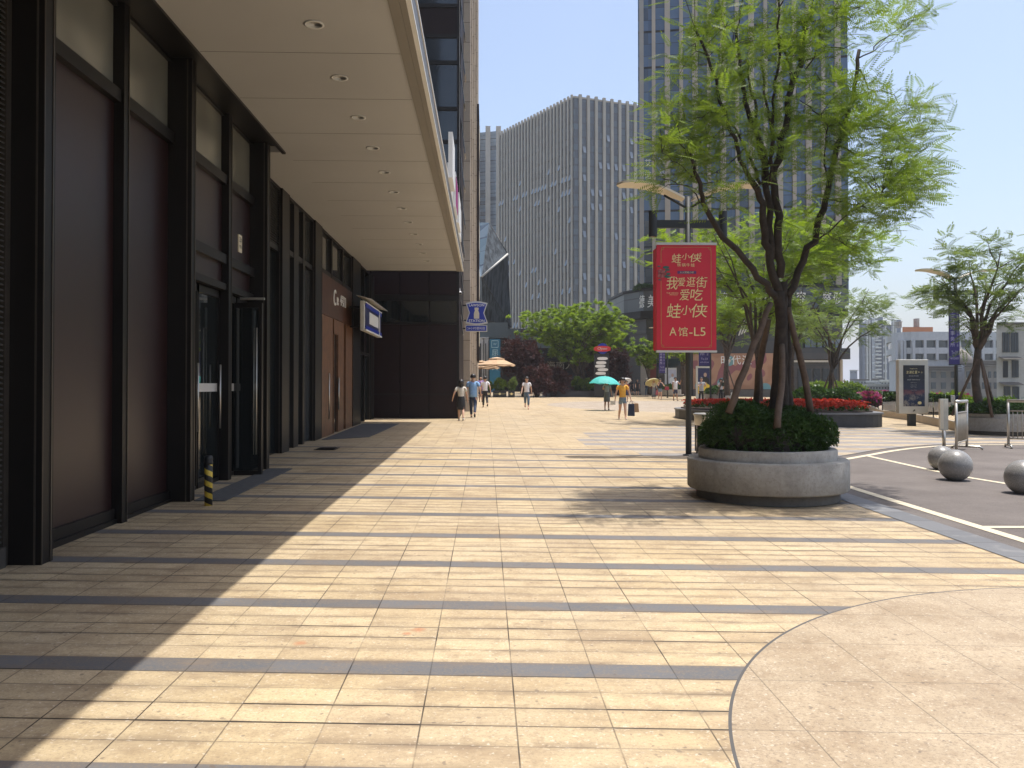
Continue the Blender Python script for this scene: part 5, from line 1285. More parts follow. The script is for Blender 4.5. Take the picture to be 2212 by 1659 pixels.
mb = MB(); mb.M = frame((0,-.109,0), (1,0,0)); text(mb, '联合打造  匠心呈现', 0, 1.73, .34, .035, .002); text(mb, '诚邀品鉴 · 营销中心盛大开放', 0, 1.60, .46, .035, .002)
for z in (1.50,1.42,1.35,1.24): text(mb, '首付轻松入住 城市核心', 0, z, .22, .018, .002)
mb.build('lettering', M['white_dirty'], ps)
mb = MB(); mb.M = frame((0,-.110,0), (1,0,0)); mb.add([(.20+.07*cos(2*pi*k/16), .80+.055*sin(2*pi*k/16), .002) for k in range(16)], [tuple(range(16))]); mb.build('cupcake_print', M['gold'], ps)
mb = MB(); mb.M = frame((0,-.101,0), (1,0,0)); mb.prism([(-.02,.53),(.01,.58),(.03,.56),(.05,.60),(.04,.54),(.06,.51),(.02,.52),(.0,.50),(-.05,.51)], 0, .003); mb.build('bird_emblem', M['pole'], py)
# --- smaller light boxes far back
def litebox(label, u0, u1, v0, v1, Y, cols, fig):
    z0 = atY(u0, v1, Y).z; x0 = atY(u0,800,Y).x; x1 = atY(u1,800,Y).x; xm = (x0+x1)/2; W = (x1-x0)/2; g0 = gz(xm, Y); h = atY(u0,v0,Y).z - g0
    r = empty('light_box_stand', (xm, Y, g0), label, 'light box', 'poster light boxes far back')
    mb = MB(); mb.box(-W, W, -.08, .08, .02, h); mb.build('case', M['white_dirty'], r)
    mb = MB(); mb.box(-W*.78, W*.78, -.09, -.081, .38, h-.16); f = mb.build('poster', cols[0], r)
    mb = MB(); mb.box(-W*.5, W*.5, -.05, .05, -.05, .03); mb.build('foot', M['pole'], r)
    mb = MB(); c = -.092; hx = W*.2
    mb.M = frame((hx, c, h*.62), (1,0,0)); mb.prism([(-.30,-.62),(.30,-.62),(.28,-.02),(.10,.12),(-.10,.12),(-.28,-.02)], 0, .002, 0); mb.prism([(.12*cos(2*pi*k/12), .28+.16*sin(2*pi*k/12)) for k in range(12)], 0, .002, 1)
    mb.build('portrait_print', fig, f)
    if cols[1]: mb = MB(); mb.M = frame((0,-.0935,0),(1,0,0)); mb.prism([(-W*.78,.40),(W*.78,.40),(W*.78,h*.42),(W*.2,h*.5),(-W*.78,h*.36)], 0, .002); mb.build('yellow_band', cols[1], f)
    return r
skinp = pm('printed face', (.50,.34,.26), .5)
litebox('pale light box with a white coated figure left of the near lamp pole', 1436, 1463, 794.5, 847, 74, (pm('pale lilac poster', (.50,.50,.56), .4), None), [M['white'], skinp])
litebox('dark light box with a suited portrait above a yellow band', 1503.5, 1535.5, 790.5, 852, 63, (M['navy2'], M['yellow']), [M['black'], skinp])
# --- stone kerb and glass parapet at the edge of the terrace
par = empty('glass_parapet', (17,33,.2), 'glass balustrade on a low brown stone kerb along the terrace edge', 'railing')
line = [(25.5,16.3),(20,22.1),(15.1,25.9),(16.9,32.3),(17.2,35.4),(19.1,40.4),(21.5,46.9),(24.2,55)]
for a_, b2 in zip(line, line[1:]):
    m2, L2_ = wall_frame(a_, b2); zz0 = gz(*a_)
    n = max(1, round(L2_/1.6)); za, zb = gz(*a_), gz(*b2)
    mb = MB(); mb.M = m2; mb.add([(0,0,za-.05),(L2_,0,zb-.05),(L2_,0,zb+.27),(0,0,za+.27),(0,-.22,za-.05),(L2_,-.22,zb-.05),(L2_,-.22,zb+.27),(0,-.22,za+.27)], [(0,1,2,3),(7,6,5,4),(3,2,6,7),(0,3,7,4),(1,5,6,2)]); kids(mb, 'stone_kerb', M['stone'], par)
gcl = base('clear parapet glass', .02)[0]; bs_ = gcl.node_tree.nodes['Principled BSDF']; bs_.inputs['Transmission Weight'].default_value = 1.0; bs_.inputs['Base Color'].default_value = (.80,.90,.87,1); bs_.inputs['IOR'].default_value = 1.12
for a_, b2 in zip(line, line[1:]):
    m2, L2_ = wall_frame(a_, b2); n = max(1, round(L2_/1.6)); za, zb = gz(*a_), gz(*b2)
    for k in range(n):
        x0, x1 = L2_*k/n+.02, L2_*(k+1)/n-.02; z = za+(zb-za)*k/n; mb = MB(); mb.M = m2; mb.box(x0, x1, -.116, -.104, z+.30, z+1.12); kids(mb, 'glass_pane', gcl, par)
        mb = MB(); mb.M = m2; mb.box(x0-.05, x0+.0, -.13, -.09, z+.25, z+.62); kids(mb, 'clamp_post', M['dark_metal'], par)
# ================================================================ PLANTING
def planter_box(label, c, rx, ry, h, group='concrete planters', n=40, mat='conc'):
    z = gz(c[0], c[1]); r = empty('oval_planter', (c[0], c[1], z), label, 'planter', group)
    mb = MB(); mb.lathe([(.92,-.02),(.92,.12)], n=n, sx=rx, sy=ry); mb.build('plinth', M['conc_dark'], r)
    mb = MB(); mb.lathe([(.85,.10),(1,.12),(1,h-.12),(.93,h-.12),(.93,h),(.82,h),(.82,h-.08),(.001,h-.08)], n=n, sx=rx, sy=ry); sharp(mb.build('ring', M[mat], r)); return r, z+h-.08
# right planter with tree
c = (15.6, 24.6); r, zt = planter_box('concrete planter at right behind the barriers holding the right hand tree', c, 1.35, 1.2, .62)
shrub('low_shrub', 'dark shrub mound in the planter under the right hand tree', 'shrub', (c[0], c[1], zt-.1), (1.35,1.1,.55), 2600, SPR, .10, 'leaf3', seed=3)
tb = (15.0, 24.4, zt)
gen_tree('right hand tree with feathery crown and two timber stakes before the beige flats', (atY(2117,860,24.4).x,24.4,zt), 2.7, (atY(2125,640,24.6).x, 24.6, 4.65), (1.85,1.5,1.75), 210, PIN5, 5, .33, 'leaf4', .11, 9, 'trees on the plaza', seed=21, stakes=True, lower=.1)
# tree in the flower bed just behind the near tree
gen_tree('bright green flat topped tree directly behind the near tree', (atY(1650,850,29).x,29.5,.4), 2.6, (atY(1655,560,29.5).x,29.5,5.9), (4.0,3.0,2.2), 560, PIN5, 6, .36, 'leaf2', .11, 9, 'trees on the plaza', seed=4, lower=.5)
gen_tree('thin sparse tree with dark stems before the right end of the podium', (atY(1797,840,41).x,41,.5), 2.4, (atY(1815,700,41).x,41,4.9), (2.9,2.0,2.1), 170, PIN5, 5, .38, 'leaf4', .11, 8, 'trees on the plaza', seed=6, stakes=True, lower=.1)
gen_tree('slim tree between the near trunks and the podium windows', (atY(1715,850,46).x,46,.5), 3.0, (atY(1730,700,46).x,46,6.2), (2.6,1.8,2.4), 110, PIN5, 5, .5, 'leaf', .12, 7, 'trees on the plaza', seed=8, lower=.1)
gen_tree('staked tree in the far planter before the orange hoarding', (atY(1572,850,54.5).x,54.5,.9), 3.2, (atY(1578,720,54.5).x,54.5,5.6), (2.2,1.8,2.3), 130, PIN5, 5, .5, 'leaf', .17, 7, 'trees on the plaza', seed=9, stakes=True)
gen_tree('tree behind the near lamp pole and the pale light box', (atY(1478,850,62).x,62,.9), 3.0, (atY(1480,770,62).x,62,4.4), (1.9,1.6,1.5), 90, HAND, 4, .34, 'leaf2', .17, 7, 'trees on the plaza', seed=10)
gen_tree('small bright tree with orange blossom left of the red banner box', (atY(1402,850,70).x,70,.8), 2.2, (atY(1399,756,70).x,70,4.0), (1.75,1.5,1.5), 130, HAND, 5, .34, 'leaf2', .12, 6, 'trees on the plaza', seed=12)
# left middle tree group
gen_tree('broad bright green tree in the long dark planter before the shop row', (atY(1243,850,68.5).x,68.5,1.1), 2.4, (atY(1236,690,68.5).x,68.5,6.1), (4.7,3.0,2.8), 760, HAND, 6, .30, 'leaf2', .12, 12, 'trees on the plaza', seed=14, lower=.4)
gen_tree('second stem of the bright tree group, behind and to its right', (atY(1262,850,71).x,71,1.1), 3.0, (atY(1290,715,71).x,71,5.3), (2.9,2.4,2.3), 280, HAND, 5, .30, 'leaf2', .12, 8, 'trees on the plaza', seed=15)
def plum(label, u, Y, w_, v0, seed, n=3600):
    x = atY(u,850,Y).x; g0 = gz(x,Y); h = atY(u,v0,Y).z-g0
    r = empty('purple_plum_tree', (x,Y,g0), label, 'tree', 'purple leaved plum trees'); mb = MB(); q_ = np.random.default_rng(seed)
    for k in range(6):
        a_ = 2*pi*k/6; P, R = wob([(x+.1*cos(a_),Y+.1*sin(a_),g0-.05),(x+w_*.25*cos(a_),Y+w_*.25*sin(a_),g0+h*.45),(x+w_*.6*cos(a_),Y+w_*.5*sin(a_),g0+h*.8)], [.06,.04,.015], .05); mb.tube(P,R,6)
    kids(mb, 'stems', M['bark'], r)
    pos = []; xd = []
    cl = [np.array([x+w_*.75*q_.uniform(-1,1), Y+w_*.5*q_.uniform(-1,1), g0+h*q_.uniform(.25,.92)]) for _ in range(26)]
    cl = [c_ for c_ in cl if ((c_[0]-x)/w_)**2 + ((c_[2]-g0-h*.5)/(h*.5))**2 < 1.05]
    for k in range(n): c_ = cl[q_.integers(len(cl))]; d = q_.normal(0,1,3); pos.append(c_+d*np.array([w_*.17,w_*.17,h*.085])); xd.append(d)
    bake('foliage', SPR2, pos, xd, q_.uniform(.09,.19,n), M['purple'], r, .9)
plum('large dark purple leaved tree behind the parasols, leftmost of its kind', 1131, 66, 1.6, 738, 1)
plum('purple leaved bush below the left side of the broad green tree', 1195, 66, 1.7, 795, 2, 2600)
plum('purple leaved tree behind the stacked pebble sign', 1290, 72, 1.6, 745, 3, 2200)
plum('purple leaved tree right of the stacked pebble sign', 1336, 73, 1.1, 755, 4, 1800)
plum('low purple shrub behind the small potted bushes', 1160, 64.5, 1.2, 790, 5, 1800)
# long planter under that group
lpz = gz(7, 67); r = empty('long_dark_planter', (7.2, 67.5, lpz), 'long low black planter edge under the broad green tree', 'planter')
mb = MB(); mb.prism([(4.75,67),(5.1,66.3),(9.6,66.3),(10.3,67),(10.2,72),(4.9,72)], lpz-.05, lpz+.44); kids(mb, 'wall', M['granite_dark'], r)
mb = MB(); mb.prism([(4.9,67.1),(5.2,66.5),(9.5,66.5),(10.1,67.1),(10,71.8),(5,71.8)], lpz+.445, lpz+.50); kids(mb, 'soil', M['soil'], r)
shrub('low_shrub', 'pale green undergrowth at the right of the long black planter', 'shrub', (9.1,67.3,lpz+.4), (.8,.5,.6), 700, SPR, .13, 'leaf2', seed=5)
shrub('low_shrub', 'green undergrowth under the broad tree, middle of the black planter', 'shrub', (7.9,67.6,lpz+.4), (.8,.5,1.3), 700, SPR, .13, 'leaf', seed=6)
# potted greenery by the parasols
for i, (u0, u1, lab, hh_) in enumerate(((1065,1094,'wide black planter box with gold trim and green bush below the parasol',1.25),(1098,1112,'small square black planter box with brownish bush, right of the wide one',1.4),(1052,1060,'small black planter box half hidden by the walkers, left of the wide one',.9))):
    Y = 63.5; x0, x1 = atY(u0,850,Y).x, atY(u1,850,Y).x; g0 = gz(1, Y); r = empty('planter_box', ((x0+x1)/2, Y+.3, g0), lab, 'planter', 'black planter boxes')
    mb = MB(); mb.box(x0, x1, Y, Y+.6, g0, g0+.52); kids(mb, 'box', M['black'], r)
    mb = MB(); mb.box(x0+.06, x1-.06, Y-.008, Y, g0+.25, g0+.27); kids(mb, 'gold_trim', M['gold'], r)
    xm = (x0+x1)/2; mb = MB(); mb.M = frame((xm,Y-.002,g0+.26),(1,0,0)); mb.prism([(.09*cos(2*pi*k/14),.09*sin(2*pi*k/14)) for k in range(14)], 0, .012); mb.M = None; kids(mb, 'gold_emblem', M['gold'], r)
    shrub('potted_bush', ['green bush growing in the wide black planter box','brownish bush in the small square planter box','low green bush in the half hidden planter box'][i], 'shrub', (xm, Y+.3, g0+.5), (max(.35,(x1-x0)*.5), .35, hh_*.8), 1100, SPR, .11, ('leaf2','leaf4','leaf')[i], seed=30+i)
# red flower bed
bedp = [(7.55,32.4),(7.75,31.2),(8.3,29.6),(9.2,28.3),(10.4,27.5),(11.8,27.15),(13.1,27.35),(13.6,28.1),(13.9,30),(13.6,33),(12.6,35.5),(10.5,36.6),(8.6,35.6),(7.7,34)]
bedp = smooth(bedp+[bedp[0]], 2)[:-1]
r = empty('red_flower_bed', (10.5,31.5,.2), 'dark granite raised bed brimming with red flowers behind the round planter', 'flower bed')
def shrink(P, k): cx_ = sum(p[0] for p in P)/len(P); cy_ = sum(p[1] for p in P)/len(P); return [(cx_+(x-cx_)*k, cy_+(y-cy_)*k) for x, y in P]
gb_ = .2
mb = MB(); mb.prism(bedp, .12, .60); kids(mb, 'granite_wall', M['granite_dark'], r)
mb = MB(); mb.prism(shrink(bedp,1.012), .605, .66); kids(mb, 'coping', M['granite_kerb'], r)
mb = MB(); mb.prism(shrink(bedp,.93), .664, .70); kids(mb, 'soil', M['soil'], r)
ins = shrink(bedp, .90); from_ = []
def inside(x, y, P):
    c_ = False; n = len(P)
    for i in range(n):
        x1, y1 = P[i]; x2, y2 = P[(i+1)%n]
        if (y1 > y) != (y2 > y) and x < (x2-x1)*(y-y1)/(y2-y1)+x1: c_ = not c_
    return c_
pos = []
while len(pos) < 5200:
    x, y = rng.uniform(7.4,14), rng.uniform(27,37)
    if inside(x, y, ins): pos.append((x, y, .76+rng.uniform(0,.16)+.10*math.exp(-((y-31)/3)**2)))
pos = np.array(pos); nrm = np.tile([0,0,1.0],(len(pos),1))+rng.normal(0,.8,(len(pos),3))
fo = bake('flowers', sprig(6,1,.55,9), np.concatenate([pos[:3300], pos[:3300]+rng.normal(0,.07,(3300,3))*[1,1,.3]]), np.concatenate([nrm[:3300]]*2), rng.uniform(.045,.08,6600), M['redflower'], r, 1); fo['kind'] = 'stuff'
fo = bake('foliage', SPR, pos[3300:]-[0,0,.07], nrm[3300:], rng.uniform(.06,.10,1900), M['leaf3'], r, 1); fo['kind'] = 'stuff'
# hedge bed behind, bougainvillea over the parapet
r, zt = planter_box('pale low planter behind the red flowers holding a dark hedge', (15.6, 38.6), 1.7, 1.1, .55)
shrub('hedge', 'dark rounded hedge behind the red flower bed at right', 'hedge', (15.8,38.6,zt-.1), (1.7,1.0,.95), 3000, SPR, .13, 'leaf3', seed=8)
bou = [((20.4,42.6),(1.5,.9,1.15),'pinkflower',2000,.17,'magenta bougainvillea heaped behind the glass left of the pylon','leaf'),((19.3,38.0),(1.1,.8,1.0),'pinkflower',60,.10,'green bush with few pink flowers directly behind the pylon','leaf'),((18.3,34.0),(1.2,.9,1.15),'pinkflower',50,.10,'leafy shrub behind the glass just right of the pylon','leaf2'),((17.6,30.4),(1.3,1.0,1.25),'pinkflower',60,.10,'bougainvillea thicket left behind the right hand tree','leaf2'),((17.1,27.2),(1.2,.9,1.2),'pinkflower',60,.10,'bougainvillea mass at the right edge with pale leaves','leaf'),((21.8,45.6),(1.0,.8,1.0),'redflower',90,.10,'shrub with orange red tips beyond the sparse tree','leaf3'),((22.6,53.5),(2.0,1.2,1.7),'pinkflower',40,.12,'pale green bush before the beige podium pier','leaf')]
for i, (c, rad_, fm, fn, fs, lab, lm) in enumerate(bou):
    shrub('bougainvillea', lab, 'shrub', (c[0], c[1], gz(*c)-.1), rad_, 2100, SPR, .13, lm, seed=40+i, flowers=(fm,fn,fs), lumps=8)
# far round planters where people wait
def gc(u, v): q = G(u, v); return (q.x, q.y+.9)
far_pl = [((16.1,56.8),1.15,.9,.62,'pale concrete planter the blue shirted man sits on'),(gc(1457,857),1.0,.9,.60,'pale planter behind the man in the white vest, before the light box'),(gc(1418,852.5),.75,.7,.55,'pale planter behind the woman with the red bag'),(gc(1386,853.5),1.0,.6,.30,'low pale kerb block behind the women in black')]
for i, (c, rx, ry, h, lab) in enumerate(far_pl):
    r, zt = planter_box(lab, c, rx, ry, h)
    if i < 3: shrub('low_shrub', ['dark shrub in the planter the seated man rests on','dark shrub in the planter before the pale light box','dark shrub in the planter behind the red bag'][i], 'shrub', (c[0]+(-.1 if i else -.5), c[1], zt-.1), (rx*.7,.7,.62), 800, SPR, .13, 'leaf3', seed=60+i)
# gallery shrubs above the podium sign
for i, (u, lab) in enumerate(((1404,'bush trailing over the podium cornice left of the red banner'),(1560,'bush trailing over the podium cornice right of the red banner'),(1740,'bush on the podium cornice behind the near tree limbs'))):
    p_, d_ = ufind(off(front, .3), u); shrub('roof_shrub', lab, 'shrub', (p_[0], p_[1]+.6, 10.1), (1.5 if i < 2 else 2.5, .5, .7), 900, SPR, .2, 'leaf3', seed=70+i, group='bushes on the podium roof edge')
# ================================================================ PARASOLS, PEBBLE SIGN
def parasol(label, x, y, R_, zr_, zt_, g0, cant=True):
    r = empty('market_parasol', (x, y, g0), label, 'parasol', 'sand coloured market parasols'); n = 8
    mc = pm('sand canvas', (.50,.33,.19), .8) if 'canvas' not in M else M['canvas']; M['canvas'] = mc
    def can(R0, z0, R1, z1, nm):
        mb = MB(); vs = [(R1*cos(2*pi*k/n), R1*sin(2*pi*k/n), z1) for k in range(n)] + [(R0*cos(2*pi*k/n), R0*sin(2*pi*k/n), z0) for k in range(n)]
        vs += [(a_, b2, c_-.02) for a_, b2, c_ in vs]
        fs = [(k, k+n, (k+1)%n+n, (k+1)%n) for k in range(n)] + [(k+2*n, (k+1)%n+2*n, (k+1)%n+3*n, k+3*n) for k in range(n)] + [(k+n, k+3*n, (k+1)%n+3*n, (k+1)%n+n) for k in range(n)]
        if R1 < .2: fs.append(tuple(range(n)))
        mb.add(vs, fs); 
        for k in range(n):
            q0, q1 = 2*pi*k/n, 2*pi*(k+1)/n; mb.add([(R0*cos(q0),R0*sin(q0),z0),(R0*cos(q1),R0*sin(q1),z0),(R0*cos(q1),R0*sin(q1),z0-.10),(R0*cos((q0+q1)/2)*.96,R0*sin((q0+q1)/2)*.96,z0-.14),(R0*cos(q0),R0*sin(q0),z0-.10)], [(0,1,2,3,4)])
        return mb.build(nm, mc, r)
    can(R_, zr_, .45, zt_-.16, 'canopy'); can(.62, zt_-.12, .05, zt_, 'vent_canopy')
    mb = MB(); mb.tube([(0,0,zt_),(0,0,zr_-.1)], .03, 8); mb.build('hub', M['pole'], r)
    for k in range(n):
        q = 2*pi*k/n; mb = MB(); mb.tube([(R_*.97*cos(q),R_*.97*sin(q),zr_-.03),(.3*cos(q),.3*sin(q),zt_-.22)], .012, 5); mb.build('rib', M['pole'], r)
    mb = MB(); mb.tube([(.4,1.6,0),(.5,1.7,zt_-.6),(.35,1.2,zt_+.1),(0,0,zt_+.12)] if cant else [(0,0,0),(0,0,zt_)], .035, 8); mb.build('pole', M['pole'], r)
    mb = MB(); mb.box(-.35+(.4 if cant else 0),.35+(.4 if cant else 0),1.3 if cant else -.3,1.9 if cant else .3,0,.08); mb.build('base', M['black'], r)
    return r
parasol('nearer sand coloured parasol, the right one, above the potted bushes', atY(1073,800,64.5).x, 64.5, 1.45, atY(1073,806,64.5).z, atY(1073,789.5,64.5).z, gz(1,64.5))
parasol('farther sand coloured parasol, half behind the stone piers', atY(1040,800,68).x, 68, 1.5, atY(1040,812,68).z, atY(1040,797,68).z, gz(0,68), False)
Y = 65.2; r = empty('pebble_totem', (atY(1300,800,Y).x, Y, gz(9,Y)), 'black totem with five stacked white pebbles under a red lozenge on a blue disc', 'sign')
x_ = lambda u: atY(u,800,Y).x - r.location.x
z_ = lambda v: atY(1300,v,Y).z - r.location.z
mb = MB(); mb.box(x_(1284), x_(1316), .03, .25, 0, z_(764)); mb.build('board', M['black'], r)
mb = MB(); mb.M = frame((x_(1302),0,z_(753)),(1,0,0)); mb.prism([(.42*cos(2*pi*k/30),.42*sin(2*pi*k/30)) for k in range(30)], -.2, -.02); mb.build('blue_disc', M['navy'], r)
def pill(cx_, cz_, w_, h_, seed): 
    q = random.Random(seed); return [(cx_+w_/2*abs(cos(t))**.6*(1 if cos(t)>0 else -1)*(1+.05*q.uniform(-1,1)), cz_+h_/2*abs(sin(t))**.8*(1 if sin(t)>0 else -1)) for t in [2*pi*k/24 for k in range(24)]]
mb = MB(); mb.M = frame((0,0,0),(1,0,0)); mb.prism(pill(x_(1301),z_(753.5),x_(1319.5)-x_(1283),.44,1), -.02, .05); f = mb.build('red_lozenge', pm('red enamel', (.62,.03,.025), .4), r)
mb = MB(); mb.M = frame((0,-.051,0),(1,0,0)); text(mb, 'Open', x_(1301), z_(753.5), .75, .26, .004, shear=.2); mb.build('lettering', M['white_dirty'], f)
for i, (u, v) in enumerate(((1301.5,774.5),(1298.5,783.5),(1296.5,791),(1302,798.5),(1297.5,806.5))):
    mb = MB(); mb.M = frame((0,0,0),(1,0,0)); mb.prism(pill(x_(u), z_(v), .82, .24, i+3), -.03, .05); mb.build('white_pebble', M['white'], r)
print('furniture ok')
# ================================================================ PEOPLE
def skin_mesh(verts, edges, rad, name, mat, parent, root=0, sub=1, sy=1.0):
    me = bpy.data.meshes.new('tmp'); me.from_pydata([tuple(v) for v in verts], edges, []); o = bpy.data.objects.new('tmp', me); COL.objects.link(o)
    md = o.modifiers.new('s', 'SKIN'); md.use_smooth_shade = True; md.branch_smoothing = .4
    sv = me.skin_vertices[0].data
    for i, r in enumerate(rad):
        sv[i].radius = r if hasattr(r, '__len__') else (r, r); sv[i].use_root = (i == root)
    if sub: s_ = o.modifiers.new('u', 'SUBSURF'); s_.levels = sub; s_.render_levels = sub
    bpy.context.view_layer.update(); dg = bpy.context.evaluated_depsgraph_get()
    m2 = bpy.data.meshes.new_from_object(o.evaluated_get(dg)); bpy.data.objects.remove(o); bpy.data.meshes.remove(me)
    m2.materials.clear(); m2.materials.append(mat); m2.name = name
    for p_ in m2.polygons: p_.use_smooth = True
    ob = bpy.data.objects.new(name, m2); COL.objects.link(ob); ob.parent = parent; return ob
def person(label, u, vf, vh, yaw, top, bottom, hair='short', legs=((18,8),(-16,22)), arms=((-18,8,18),(18,8,18)), seat=None, shoes='black', female=False, pos=None, Hh=None, lean=0, skinm=None, group=None, haircol=None, bald=False, face=False):
    p = G(u, vf) if pos is None else Vector(pos)
    if Hh is None:
        Hh = atY(u, vh, p.y).z - p.z
    r = empty('person', p, label, 'person', group, yaw); h = Hh; sk = skinm or M['skin']
    V = []; E_ = []; R = []
    def add(co, rad, par=None): 
        V.append(Vector(co)*h); R.append(tuple(x*h for x in rad) if hasattr(rad,'__len__') else (rad*h, rad*h)); i = len(V)-1
        if par is not None: E_.append((par, i))
        return i
    sw = .098 if female else .112; hp = .50
    def lg(side, a, b):
        a = radians(a); b = radians(b); x = side*.048
        hip = Vector((x, 0, hp-.01)); kn = hip + Vector((side*.004, sin(a), -cos(a)))*.235; an = kn + Vector((0, sin(a-b), -cos(a-b)))*.225
        return hip, kn, an, a-b
    LL = [lg(s, *l) for s, l in zip((-1,1), legs)]
    low = min(l[2].z for l in LL) - .038; dz = -low if seat is None else seat/h - hp + .05
    lv = Vector((0, sin(radians(lean)), 0)); D = Vector((0,0,dz))
    pel = add(Vector((0,0,hp))+D, (.066,.060))
    sp = add(Vector((0,.0,.60))+D+lv*.10, (.060 if female else .066,.052), pel); ch = add(Vector((0,.0,.72))+D+lv*.2, (.072,.058), sp)
    up_ = add(Vector((0,0,.795))+D+lv*.27, (.048,.042), ch); nk = add(Vector((0,.005,.845))+D+lv*.31, .029, up_)
    jaw = add(Vector((0,.018,.880))+D+lv*.34, (.040,.040), nk); hd = add(Vector((0,.012,.925))+D+lv*.37, (.052,.054), jaw); cr = add(Vector((0,.004,.965))+D+lv*.38, (.042,.046), hd)
    add(Vector((0,.072,.905))+D+lv*.36, .008, hd)      # nose
    for s in (-1,1): add(Vector((s*.056,.004,.912))+D+lv*.36, (.006,.012), hd)
    J = {}
    for s, L_ in zip((-1,1), LL):
        hip, kn, an, sh = L_; i0 = add(hip+D, .052, pel); mt_ = add((hip+kn)/2+D, .045, i0); i1 = add(kn+D, .032, mt_); mc = add(kn*.62+an*.38+D+Vector((0,-.006,0)), .032, i1); i2 = add(an+D, .019, mc)
        ft = .0 if sh > -.35 else sh*.9; hl = add(an+D+Vector((0,-.016,-.014)), .020, i2); add(an+D+Vector((0,.085*cos(ft),-.020+.085*sin(ft))), (.022,.014), i2)
        J[s] = dict(hip=hip+D, kn=kn+D, an=an+D, ft=ft)
    A = {}
    for s, (f, o_, e) in zip((-1,1), arms):
        f, o_, e = radians(f), radians(o_), radians(e); S0 = Vector((s*sw, 0, .798))+D+lv*.27
        d1 = Vector((s*sin(o_), sin(f)*cos(o_), -cos(f)*cos(o_))); el = S0 + d1*.165
        inw = -.25 if e > radians(50) else 0
        d2 = Vector((s*(sin(o_)*.5+inw*abs(sin(e))), sin(f+e), -cos(f+e))).normalized(); wr = el + d2*.145
        i0 = add(S0, .031, up_); i1 = add(el, .0215, i0); i2 = add(wr, .0145, i1); pm_ = add(wr+d2*.035, (.020,.012), i2)
        sd = Vector((0,1,0)) if abs(d2.z) > .6 else Vector((0,0,1)); tips = []
        for k, ln in enumerate((.036,.043,.045,.040)):
            off_ = sd*(.016-.0105*k); b_ = wr+d2*.05+off_; q = add(b_+d2*ln*.55, .0050, pm_); tips.append(add(b_+d2*ln+Vector((-s*.012,0,0)), .0042, q))
        th = add(wr+d2*.026+sd*.028, .0052, pm_); add(wr+d2*.048+sd*.036+Vector((-s*.008,0,0)), .0044, th)
        A[s] = dict(S=S0, el=el, wr=wr, hand=(wr+d2*.06)); 
    body = skin_mesh(V, E_, R, 'body', sk, r, pel)
    # shirt or dress
    V = []; E_ = []; R = []
    tk, tmat = top; bk_ = bottom[0]
    def merge_loft(ob, rings, n=18):
        mb = MB(); mb.add([tuple(v.co) for v in ob.data.vertices], [tuple(p_.vertices) for p_ in ob.data.polygons], 0, True); vs = []
        for (cx_, cy_, z_, rx, ry) in rings:
            for k in range(n): q = 2*pi*k/n; vs.append(((cx_+rx*cos(q))*h, (cy_+ry*sin(q))*h, (z_+D.z)*h))
        fs = [(i*n+k, (i+1)*n+k, (i+1)*n+(k+1)%n, i*n+(k+1)%n) for i in range(len(rings)-1) for k in range(n)]; fs.append(tuple(range(n))); fs.append(tuple(range(len(rings)*n-1, (len(rings)-1)*n-1, -1)))
        mb.add(vs, fs, 0, True); mt_ = ob.data.materials[0]; nm = ob.name; bpy.data.objects.remove(ob); return mb.build(nm.split('.')[0], mt_, r)
    g_ = 1.0
    a0 = add(Vector((0,0,hp-.012))+D, (.079,.070)); a1 = add(Vector((0,0,.60))+D+lv*.10, (.070 if female else .079,.062), a0); a2 = add(Vector((0,0,.72))+D+lv*.2, (.085,.068), a1); a3 = add(Vector((0,0,.80))+D+lv*.27, (.056,.050), a2); add(Vector((0,.0,.832))+D+lv*.3, .036, a3)
    sl_ = {'tee':.62,'shirt':.66,'vest':.12,'strap':.0,'long':1.9}[tk]
    if sl_ > 0:
        for s in (-1,1):
            i0 = add(A[s]['S'], .041, a3)
            if sl_ <= 1: add(A[s]['S'].lerp(A[s]['el'], sl_), .0385, i0)
            else: i1 = add(A[s]['el'], .030, i0); add(A[s]['el'].lerp(A[s]['wr'], .92), .023, i1)
    so_ = skin_mesh(V, E_, R, 'shirt' if tk != 'strap' else 'top', tmat, r, 0)
    hem = .475 if bk_ in ('trousers','capri','kneeshorts') and not female else .535
    if lean == 0: merge_loft(so_, [(0,0,hem,.094 if not female else .086,.074),(0,0,.56,.088 if not female else .078,.070),(0,0,.62,.088 if not female else .074,.066),(0,0,.70,.098 if not female else .086,.068),(0,0,.77,.098 if not female else .086,.060),(0,0,.805,.070,.048)])
    bk, bm = bottom
    def loft(rings, mat, name, n=18, parent=r):
        mb = MB(); vs = []
        for (cx_, cy_, z_, rx, ry) in rings:
            for k in range(n): q = 2*pi*k/n; wv = 1+.04*sin(5*q) if z_ < .45 else 1; vs.append(((cx_+rx*wv*cos(q))*h, (cy_+ry*wv*sin(q))*h, (z_+D.z)*h))
        fs = [(i*n+k, i*n+(k+1)%n, (i+1)*n+(k+1)%n, (i+1)*n+k) for i in range(len(rings)-1) for k in range(n)]; fs.append(tuple(range((len(rings)-1)*n, len(rings)*n))); mb.add(vs, fs, 0, True); return mb.build(name, mat, parent)
